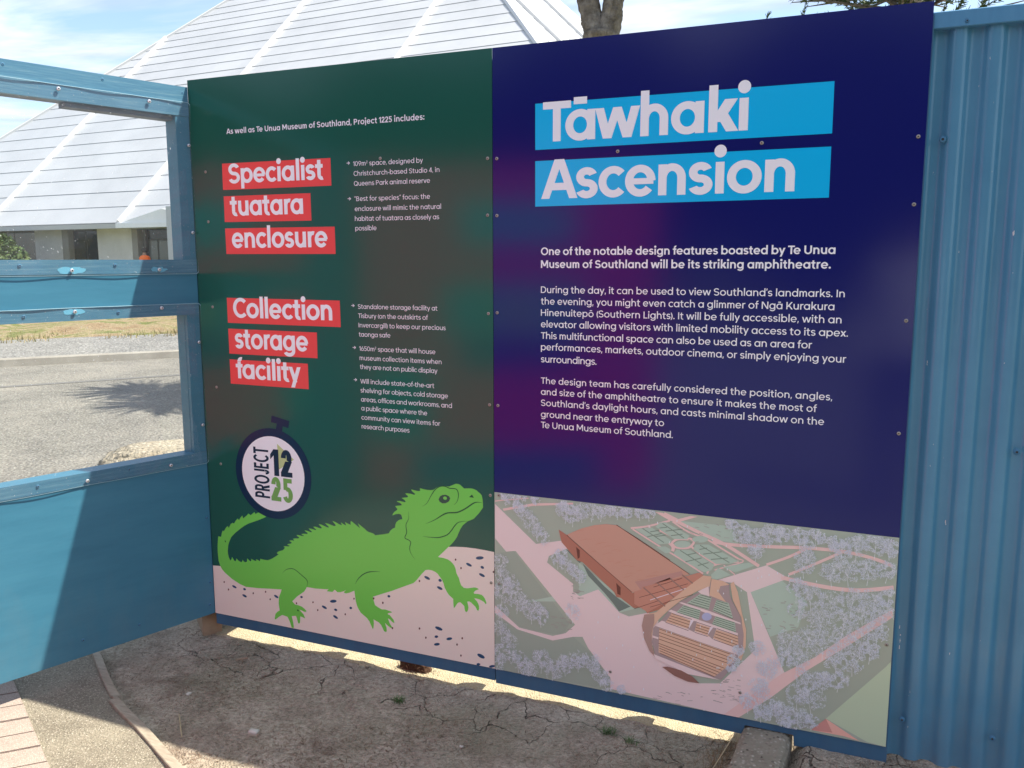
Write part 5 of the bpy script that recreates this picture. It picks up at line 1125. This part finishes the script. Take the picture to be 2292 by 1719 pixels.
# faint weave of the drawn roof
rl = []
for k in range(34):
    x = rs.uniform(1000, 2050); y = 560+(x-1000)*.58+rs.uniform(-30, 260)-60; l = rs.uniform(60, 190)
    if y < 520+(x-1000)*.45 or y > 640+(x-1000)*.80: continue
    rl += path(tr([(x, y), (x+l*.5, y-l*.16), (x+l, y-l*.14)], *cE), taper(.0012, .5))
emit('printed_roof_grain', [inb(q) for q in rl], print_mat('map_roof_grain', lin(192,128,102)), bs, 6)

def put_screws(lst, par, me, flip=None):
    for (x, y, c) in lst:
        a, b = tr([(x, y)], *c)[0]; o = link('screw', me, par); o.location = (a, -.0006, b); o.rotation_euler = (0, random.uniform(0, 3), 0)
q7 = (1900, 0, 2.765); q8 = (1900, 500, 2.552); q1b = (420, 900, 2.593)
put_screws([(643,522,c3),(1535,470,c3),(430,845,q7),(403,1265,q7),(327,556,q8),(285,1200,q8),(40,68,cM),(2153,312,cM),(42,545,cM),(2127,872,cM),(640,1017,cM),(1338,1130,cM),(2187,490,c4),(2188,893,c4),(2190,316,c5),(2195,972,c5)], bs, SC[0])
put_screws([(127,584,c4),(147,937,c4),(1363,488,c4),(2122,488,c4),(2122,890,c4),(177,275,c5),(205,842,c5),(2128,322,c5),(2136,967,c5),(193,359,q1b),(1757,541,q1b),(1762,1048,q1b)], gs, SC[0])

# ------------------------------------------------------------------ painted boards behind the signs
mb = MB(); mb.box(-1.206, .004, .0655, -.0015, .020, 2.095); o = mb.build('backing_board', BASEB); tag(o, 'blue painted plywood board behind the green sign panel, its base showing as a strip', 'board')
V = []; prof = [(.0015, .0575), (.821, .0575), (.828, .0875), (.968, .0875), (.971, .054), (1.2225, .060), (1.2225, 2.095), (.0015, 2.095)]
n = len(prof); V = [(x, .004, z) for x, z in prof]+[(x, .020, z) for x, z in prof]
o = mesh('backing_board', V, [tuple(range(n)), tuple(reversed(range(n, 2*n)))]+[(k, k+n, (k+1) % n+n, (k+1) % n) for k in range(n)], BASEB)
tag(o, 'blue painted plywood board behind the navy sign panel, notched over the kerb stone', 'board')
tf = thing('hoarding_frame', 'rough timber stud frame bracing the sign boards from behind', 'timber frame', (0, .02, 0))
for x in (-1.15, -.6, -.02, .58, 1.16): mb = MB(); mb.box(x-.022, .001, .12, x+.022, .09, 2.08); mb.build('stud', TIMBER, tf)
for z in (.075, 1.1, 2.03): mb = MB(); mb.box(-1.2, .001, z, 1.2, .046, z+.045); mb.build('rail', TIMBER, tf)
mb = MB(); mb.box(-1.33, .021, .11, -1.2015, .070, 2.05); mb.build('corner_post', PLY, None).parent = tf; bpy.data.objects['corner_post'].location = (0, -.02, 0)
mb = MB(); mb.box(-1.199, .071, .03, -1.181, .62, 2.0); mb.build('sun_block_board', PLY, None).parent = tf; bpy.data.objects['sun_block_board'].location = (0, -.02, 0)  # unseen board added behind the sign to keep sun off the corner ground
# wooden block at the corner
mb = MB(); mb.box(0, 0, -.01, .16, .075, .108, .003); o = mb.build('timber_block', TIMBER); o.location = (-1.405, .105, 0); o.rotation_euler = (0, 0, R(-39)); tag(o, 'raw timber block propping the fence corner on the soil', 'timber block')

# ------------------------------------------------------------------ blue window fence on the left
FA = Vector((-1.2085, 0, 0)); FD = Vector((-.3148, -.9492, 0)); FN = Vector((.9492, -.3148, 0))
fo = thing('window_fence', 'blue painted plywood site fence with two clear viewing windows', 'fence', tuple(FA), math.atan2(FD.y, FD.x))
# local frame: x = along the fence (s), y = -FN... (front face at y = 0, front is +y because FD x up)
# local +y = rot90(FD) = (-FD.y, FD.x) = (.9492,-.3148) = FN -> front is +y
FE = 2.42
def fbox(name, s0, s1, z0, z1, y0=-.018, y1=0., mt=PLY, b=0):
    m_ = MB(); m_.box(s0, y0, z0, s1, y1, z1, b); return m_.build(name, mt, fo)
fbox('board', .0, FE, .11, .7615); 
fbox('board', .0, FE, 1.2845, 1.4865)
fbox('board', .0, .049, .762, 1.284); fbox('board', .0, .051, 1.487, 1.9985)
fbox('board', 1.25, FE, .762, 1.284); fbox('board', 1.25, FE, 1.487, 1.9985)
fbox('rail', .0, FE, 1.999, 2.1015, -.0178, .0026, RAIL)
fbox('rail', .0005, FE, 1.4385, 1.4868, .0003, .0035, RAIL); fbox('rail', .0005, FE, 1.2842, 1.326, .0003, .0035, RAIL); fbox('rail', .0005, FE, .7180, .7618, .0003, .0035, RAIL)
# framing behind: reveals of the openings
for z0, z1 in ((1.999, 2.09), (1.40, 1.4868), (1.2842, 1.33), (.70, .7618), (.115, .20)):
    fbox('frame_timber', .0, FE, z0+.001, z1-.001, -.075, -.0185, REV if z0 > 1.9 else PLY)
for s0 in (.006, .60, 1.255, 1.8, 2.37):
    if s0 == .60: continue
    fbox('frame_stud', s0, s0+.044, .2, 2.0, -.074, -.0187, PLY)
fbox('frame_timber', .03, .42, 1.984, 1.9985, -.074, -.021, REV)
def sheet(s0, s1, z0, z1, seed, label):
    """clear sheet with rounded corners, bowed between its screws, plus its bright sawn edge"""
    rc = .012; out = []
    def edge(a, b, n):
        return [(a[0]+(b[0]-a[0])*k/n, a[1]+(b[1]-a[1])*k/n) for k in range(n)]
    def cor(cx, cz, a0): return [(cx+rc*math.cos(R(a0+t)), cz+rc*math.sin(R(a0+t))) for t in (0, 30, 60)]
    P = edge((s0+rc, z0), (s1-rc, z0), 34)+cor(s1-rc, z0+rc, -90)+edge((s1, z0+rc), (s1, z1-rc), 10)+cor(s1-rc, z1-rc, 0)+edge((s1-rc, z1), (s0+rc, z1), 34)+cor(s0+rc, z1-rc, 90)+edge((s0, z1-rc), (s0, z0+rc), 10)+cor(s0+rc, z0+rc, 180)
    off = lambda s, z: .0068+.0019*math.sin((s-.15)/.30*2*math.pi+1.57+math.pi)*(1 if abs(z-z0) < .03 or abs(z-z1) < .03 else .2)+.001*noise.noise(Vector((s*5, z*5, seed)))
    wob = lambda s, z: .0022*noise.noise(Vector((s*3.1, z*2, seed+5)))
    nV = len(P); c = ((s0+s1)/2, (z0+z1)/2)
    V = [(s, off(s, z), z+wob(s, z)) for s, z in P]+[(c[0]+(s-c[0])*.90, .0070, c[1]+(z-c[1])*.80) for s, z in P]
    F = [(k, (k+1) % nV, (k+1) % nV+nV, k+nV) for k in range(nV)]+[tuple(range(nV, 2*nV))]
    o = mesh('window_sheet', V, F, SHEET, fo, True); o['label'] = label
    Ve = [(s, off(s, z), z+wob(s, z)) for s, z in P]+[(s, off(s, z)-.0030, z+wob(s, z)) for s, z in P]
    Ve += [(c[0]+(s-c[0])*(1-.0016/(s1-s0)*2), off(s, z)+.0002, c[1]+(z-c[1])*(1-.0016/(z1-z0)*2)+wob(s, z)) for s, z in P]
    Fe = [(k, k+nV, (k+1) % nV+nV, (k+1) % nV) for k in range(nV)]+[(k, (k+1) % nV, (k+1) % nV+2*nV, k+2*nV) for k in range(nV)]
    mesh('sheet_edge', Ve, Fe, EDGE, o)
sheet(-.004, 1.22, 1.434, 2.048, 1, 'clear scuffed plastic sheet over the upper window')
sheet(-.004, 1.22, .7165, 1.327, 2, 'clear scuffed plastic sheet over the lower window')
PATCH = mat('bright_blue_touch_up_paint', (.12, .40, .56), .5)
def fscrew(s, z, me, y=.0095, patch=0, sc_=1.0):
    o = link('screw', me, fo); o.location = (s, y, z); o.rotation_euler = (0, 0, math.pi); o.scale = (sc_,)*3
    if patch:
        V = [(s, .0042, z)]; n = 26
        for k in range(n):
            a = 2*math.pi*k/n; r_ = (.012+.010*abs(math.cos(a))*patch)*(1+.45*noise.noise(Vector((math.cos(a)*2.2, math.sin(a)*2.2+s*9, z*9)))+.07*math.sin(a*9+s*40)); V.append((s+r_*math.cos(a)*1.3, .0042, z+r_*.62*math.sin(a)))
        mesh('paint_patch', V, [(0, 1+(k+1) % n, 1+k) for k in range(n)], PATCH, fo)
for k in range(4):
    s = .148+.301*k
    fscrew(s, 2.033, SC[1], .0100, 0, 1.25); fscrew(s, 1.4515, SC[1], .0100, (1.0 if k == 0 else 2.0 if k == 1 else .6), 1.2); fscrew(s, 1.3145, SC[1], .0100, 1.4 if k == 1 else 0, 1.2); fscrew(s, .7335, SC[1], .0100, 0, 1.2)
for k in range(4):
    s = .302+.304*k
    fscrew(s, 2.0845, SC[2], .001, 0, 1.2); fscrew(s, 1.468, SC[2], .0045, 0, 1.1); fscrew(s, 1.3055, SC[2], .0045, 0, 1.1); fscrew(s, .745, SC[2], .0045, 0, 1.1)
for s, z in ((.009, 1.897), (.012, 1.585), (.010, 1.181), (.013, .866)): fscrew(s, z, SC[1], .0095, 0, 1.1)
for s, z in ((.02, 2.08), (.014, .24), (.30, .16), (.02, .15), (.014, .50), (.5, .17)): fscrew(s, z, SC[2], .001, 0, 1.0)

# ------------------------------------------------------------------ corrugated steel fence on the right
cf = thing('corrugated_fence', 'blue corrugated steel fence right of the navy panel', 'fence', (1.215, .032, 0))
V = []; F = []; pit = .0812; n = 16; tot = 3.1
prof = []
x = 0
def cprof(t):  # one period, depth .018: broad rib, narrow valley
    a = t*2*math.pi; v = math.cos(a); return .0095*math.tanh(1.9*v)/math.tanh(1.9)
cols = int(tot/pit*n)
rows = 12
for j in range(rows+1):
    z = .07+(2.068-.07)*j/rows
    for i in range(cols+1):
        x = i*pit/n; d_ = cprof((x+.012)/pit)
        V.append((x, -d_+.0015*noise.noise(Vector((x*3, z*2, 0))), z+(.006*noise.noise(Vector((x*5, 0, 3))) if j == 0 else 0)))
for j in range(rows):
    for i in range(cols): a = j*(cols+1)+i; F.append((a, a+1, a+cols+2, a+cols+1))
mesh('steel_sheet', V, F, CORR, cf, True)
mb = MB(); mb.box(-.001, -.022, 2.0605, tot, .06, 2.1015, .002); mb.build('cap', CAP, cf)
mb = MB(); mb.box(-.001, .012, 1.2, tot, .06, 1.3); mb.box(-.001, .012, .15, tot, .06, .25); mb.box(-.001, .012, 1.95, tot, .06, 2.06); mb.build('rail', TIMBER, cf)
for px, py, c, s_ in ((557,858,q7,1.7), (707,125,q7,1.0), (940,1313,q8,1.6), (296,1385,(1900,1100,2.681),1.5), (840,1500,(1900,1100,2.681),1.5)):
    a, b = tr([(px, py)], *c)[0]; o = link('screw', SC[2], cf); o.location = (a-1.215+.01, -.0115 if s_ > 1 else -.0225, b); o.scale = (s_,)*3
CH = MB()
for x, z, w_, h_ in ((.0215, .4, .0022, .012),(.0215,.44,.003,.004),(.019,.46,.002,.01),(.068, .93,.001,.004),(.072,.99,.001,.003),(.1,1.5,.0012,.006)):
    CH.add([(x, -.0125, z), (x+w_, -.0125, z), (x+w_*.8, -.0125, z+h_), (x+w_*.2, -.0125, z+h_*.9)], [(0, 1, 2, 3)])
CH.build('paint_chip', mat('bare_primer', (.6, .62, .64), .6), cf)

# kerb stone running under the navy sign
def kerbstone():
    V = []; F = []; n = 40; sec = [(-.07, -.02), (-.072, .06), (-.066, .076), (-.052, .0835), (.048, .0835), (.062, .077), (.0695, .062), (.072, -.02)]; m_ = len(sec)
    for i in range(n+1):
        y = -.95+1.30*i/n; cx = .892-.055*(-y)*.9 if y < 0 else .892
        for x, z in sec: V.append((cx+x+.002*noise.noise(Vector((x*60, y*22, z*60))), y, z+.0022*noise.noise(Vector((x*50, y*30, 7)))))
    for i in range(n):
        for k in range(m_-1): a = i*m_+k; F.append((a, a+1, a+m_+1, a+m_))
    F.append(tuple(range(m_))); F.append(tuple(reversed(range(n*m_, n*m_+m_))))
    o = mesh('kerb_stone', V, F, KERBM); tag(o, 'aggregate concrete kerb stone running under the navy sign panel', 'kerb')
kerbstone()

# ------------------------------------------------------------------ litter, stones, tufts on the soil
def in_soil(x, y):
    # right of the edging line, in front of boards
    pts = [(-1.575, -.285), (-1.186, -.510), (-.955, -.622), (-.715, -.738), (-.30, -.95)]
    for (a, b), (c, d) in zip(pts, pts[1:]):
        if a <= x <= c: return y > b+(d-b)*(x-a)/(c-a)+.03
    return True
rnd = random.Random(31); m1 = MB(); m2 = MB()
k = 0
while k < 9500:
    x, y = rnd.uniform(-1.5, 1.9), rnd.uniform(-1.0, .02)
    if not in_soil(x, y) or rnd.random() > litter_w(x, y)+.10: continue
    if .80 < x < .98: continue
    k += 1; bend = rnd.gauss(0, .18)
    a = rnd.uniform(0, 6.283); l = rnd.uniform(.006, .026); w_ = rnd.uniform(.0004, .0009); z = soil_h(x, y)+.0015
    p0 = Vector((x, y, z)); p1 = p0+Vector((math.cos(a)*l*.5, math.sin(a)*l*.5, rnd.uniform(0, .004))); p2 = p0+Vector((math.cos(a+bend)*l, math.sin(a+bend)*l, rnd.uniform(-.001, .004))); s_ = Vector((-math.sin(a), math.cos(a), 0))*w_
    (m1 if rnd.random() < .8 else m2).add([p0-s_, p0+s_, p1+s_, p1-s_, p2], [(0, 1, 2, 3), (3, 2, 4)])
tag(m1.build('needle_litter', leafmat('needle_litter_mix', (.06, .035, .025), (.24, .15, .09), rough=.9)), 'brown needles and twig bits scattered over the dry soil', 'litter', kind='stuff')
tag(m2.build('straw_litter', mat('faded_straw', (.26, .19, .12), .9)), 'faded straw pieces scattered over the dry soil', 'litter', kind='stuff')
m1 = MB(); 
for k in range(420):
    x, y = rnd.uniform(-1.5, 1.9), rnd.uniform(-1.0, .03)
    if not in_soil(x, y): continue
    r_ = rnd.uniform(.0015, .0042); z = soil_h(x, y); b = [(x+r_*math.cos(t)*rnd.uniform(.7, 1.2), y+r_*math.sin(t)*rnd.uniform(.6, 1.1), z) for t in (0, 1.2, 2.4, 3.7, 5)]
    m1.add(b+[(x, y, z+r_*.8)], [(0,1,5),(1,2,5),(2,3,5),(3,4,5),(4,0,5)])
tag(m1.build('pebbles', PEB2), 'small grey-brown stone chips scattered over the soil', 'pebbles', kind='stuff')
m1 = MB()
for k in range(1500):
    x, y = rnd.uniform(-1.5, 1.9), rnd.uniform(-1.0, .03)
    if not in_soil(x, y) or noise.noise(Vector((x*2.3, y*2.3, 11))) < -.12: continue
    r_ = rnd.uniform(.002, .0075)*rnd.random()**.5; z = soil_h(x, y)-.001; P_ = []
    for zz, rr in ((0, 1), (.45, .85)): P_ += [(x+r_*rr*math.cos(t)*rnd.uniform(.75, 1.2), y+r_*rr*math.sin(t)*rnd.uniform(.7, 1.15), z+r_*zz) for t in (0, 1.05, 2.1, 3.15, 4.2, 5.25)]
    m1.add(P_+[(x, y, z+r_*.75)], [(q, (q+1) % 6, 6+(q+1) % 6, 6+q) for q in range(6)]+[(6+q, 6+(q+1) % 6, 12) for q in range(6)])
tag(m1.build('soil_crumbs', SOIL), 'dry crumbs and small clods of soil lying on the ground', 'soil crumbs', kind='stuff')
# straw lying beside the kerb stone
m1 = MB()
for k in range(150):
    x = .79-abs(rnd.gauss(0, .035)); y = rnd.uniform(-.22, .04); a = rnd.gauss(1.2, .5); l = rnd.uniform(.02, .075); z = soil_h(x, y)+.002
    p0 = Vector((x, y, z)); p2 = p0+Vector((math.cos(a)*l, math.sin(a)*l, rnd.uniform(.0, .018))); s_ = Vector((-math.sin(a), math.cos(a), 0))*.0008; m1.add([p0-s_, p0+s_, p2+s_*.5, p2-s_*.5], [(0, 1, 2, 3)])
tag(m1.build('dead_grass', mat('brown_dead_grass', (.20, .135, .07), .9)), 'brown dead grass drifted against the kerb stone', 'grass', kind='stuff')
def stick(pts, r_, label, mt=LITTER2):
    m_ = MB(); m_.tube(pts, r_, 6); o = m_.build('dry_stick', mt); tag(o, label, 'stick')
stick([(-.905, -.512, .012), (-.80, -.61, .010)], .0022, 'pale thin dry stick lying beside the lower edging board')
stick([(.70, -.36, .02), (.755, -.20, .02), (.80, -.05, .07)], .0016, 'long thin straw leaning on the left side of the kerb stone')
stick([(1.02, -.02, .045), (1.09, .03, .065)], .0030, 'short pale stick right of the kerb stone', mat('yellow_stick', (.45, .34, .16), .8))
stick([(-.33, -.70, .012), (-.235, -.66, .012)], .0020, 'pale twig at the bottom edge of the shaded soil')
stick([(-1.0, -.13, .012), (-.965, -.105, .014)], .0032, 'short chunky wood chip on the soil below the lizard', mat('wood_chip', (.30, .22, .15), .9))
def stone(x, y, s_, lb, seed, mt=PEB2, f=.6):
    o = lump('stone', (x, y, soil_h(x, y)+s_*.12), (s_, s_*.7, s_*f*.6), mt, seed, lb, 'stone', seed*1.3, 2, .25)
stone(-.62, -.49, .016, 'flat pale stone in the middle of the soil, lower left', 5, PEB)
stone(-.99, -.38, .010, 'small rounded pale stone left of the twig patch', 6, PEB)
stone(.02, -.30, .007, 'small white pebble on the soil right of centre', 7, PEB); stone(-.36, -.62, .012, 'grey stone chip low in the shaded soil', 8)
def tuft(x, y, n_, h_, label):
    r2 = random.Random(int(x*100)); m_ = MB()
    for k in range(n_):
        a = r2.uniform(0, 6.283); q = Vector((x+r2.gauss(0, .012), y+r2.gauss(0, .008), soil_h(x, y))); l = h_*r2.uniform(.5, 1.2); t_ = Vector((math.cos(a)*l*.7, math.sin(a)*l*.7, l*.8)); s_ = Vector((-math.sin(a), math.cos(a), 0))*.0009
        m_.add([q-s_, q+s_, q+t_*.6+s_*.8, q+t_*.6-s_*.8, q+t_+Vector((0, 0, -l*.2))], [(0, 1, 2, 3), (3, 2, 4)])
    tag(m_.build('grass_tuft', GRASS), label, 'grass tuft', 'green grass tufts in the cracked soil')
tuft(-.30, -.135, 90, .026, 'small green grass tuft in the soil left of centre'); tuft(.415, -.055, 80, .030, 'green grass tuft nearest the kerb stone'); tuft(.50, -.085, 45, .026, 'sparse dark grass sprig beside the right tuft')
# fibrous root clump under the board
m_ = MB(); r2 = random.Random(8)
for k in range(420):
    q = Vector((-.355+r2.gauss(0, .034), .070+r2.gauss(0, .012), soil_h(-.35, .07)+abs(r2.gauss(0, .022)))); a = Vector((r2.gauss(0, 1), r2.gauss(0, 1), r2.gauss(0, .8))).normalized()*r2.uniform(.008, .022); s_ = a.orthogonal().normalized()*.0007
    m_.add([q-s_, q+s_, q+a+s_, q+a-s_], [(0, 1, 2, 3)])
o = m_.build('root_clump', CLUMP); tag(o, 'dark brown fibrous root clump under the gap below the green panel', 'roots')
lump('soil_clod', (-.355, .075, .012), (.055, .016, .030), CLUMP, 4, 'dark soil clod inside the root clump below the green panel', 'clod', 0, 3, .3)

figure('person', 'person in a pale top and dark trousers standing on the path facing the navy panel', (1.30, -2.95, -.012), math.pi, (.50, .33, .25), (.75, .75, .78), (.03, .035, .05), None)
# ------------------------------------------------------------------ red board added across the path, standing in for what the signs mirror
rb = thing('stand_in_board', 'bright red stand-in board added across the path to colour the sign reflections', 'stand-in board', (-.98, -2.40, 0), R(-24))
REDM = mat('bright_red_board', (.68, .022, .11), .5)
mb = MB(); mb.box(-.92, -.03, .02, .92, 0, 2.06, .004); mb.build('board', REDM, rb)
for sx in (-.85, .85): mb = MB(); mb.box(sx-.04, -.10, -.02, sx+.04, -.031, 2.0); mb.build('post', TIMBER, rb)
for x0_, x1_, z0_, z1_, c in ((-.30, .42, 1.58, 1.84, (.10, .45, .55)), (-.40, .48, 1.02, 1.34, (.10, .40, .42)), (-.10, .22, 1.06, 1.24, (.30, .42, .20)), (-.30, .45, .82, 1.0, (.02, .05, .20)), (-.6, .6, .06, .30, (.02, .16, .32)), (-.85, -.50, .35, .85, (.02, .40, .38))):
    mb = MB(); mb.box(x0_, .0006, z0_, x1_, .004+(.003 if x1_ == .22 else 0), z1_); mb.build('tint_panel', mat('tint_panel_colour', c, .5), rb)  # panels added to colour the patches the signs mirror
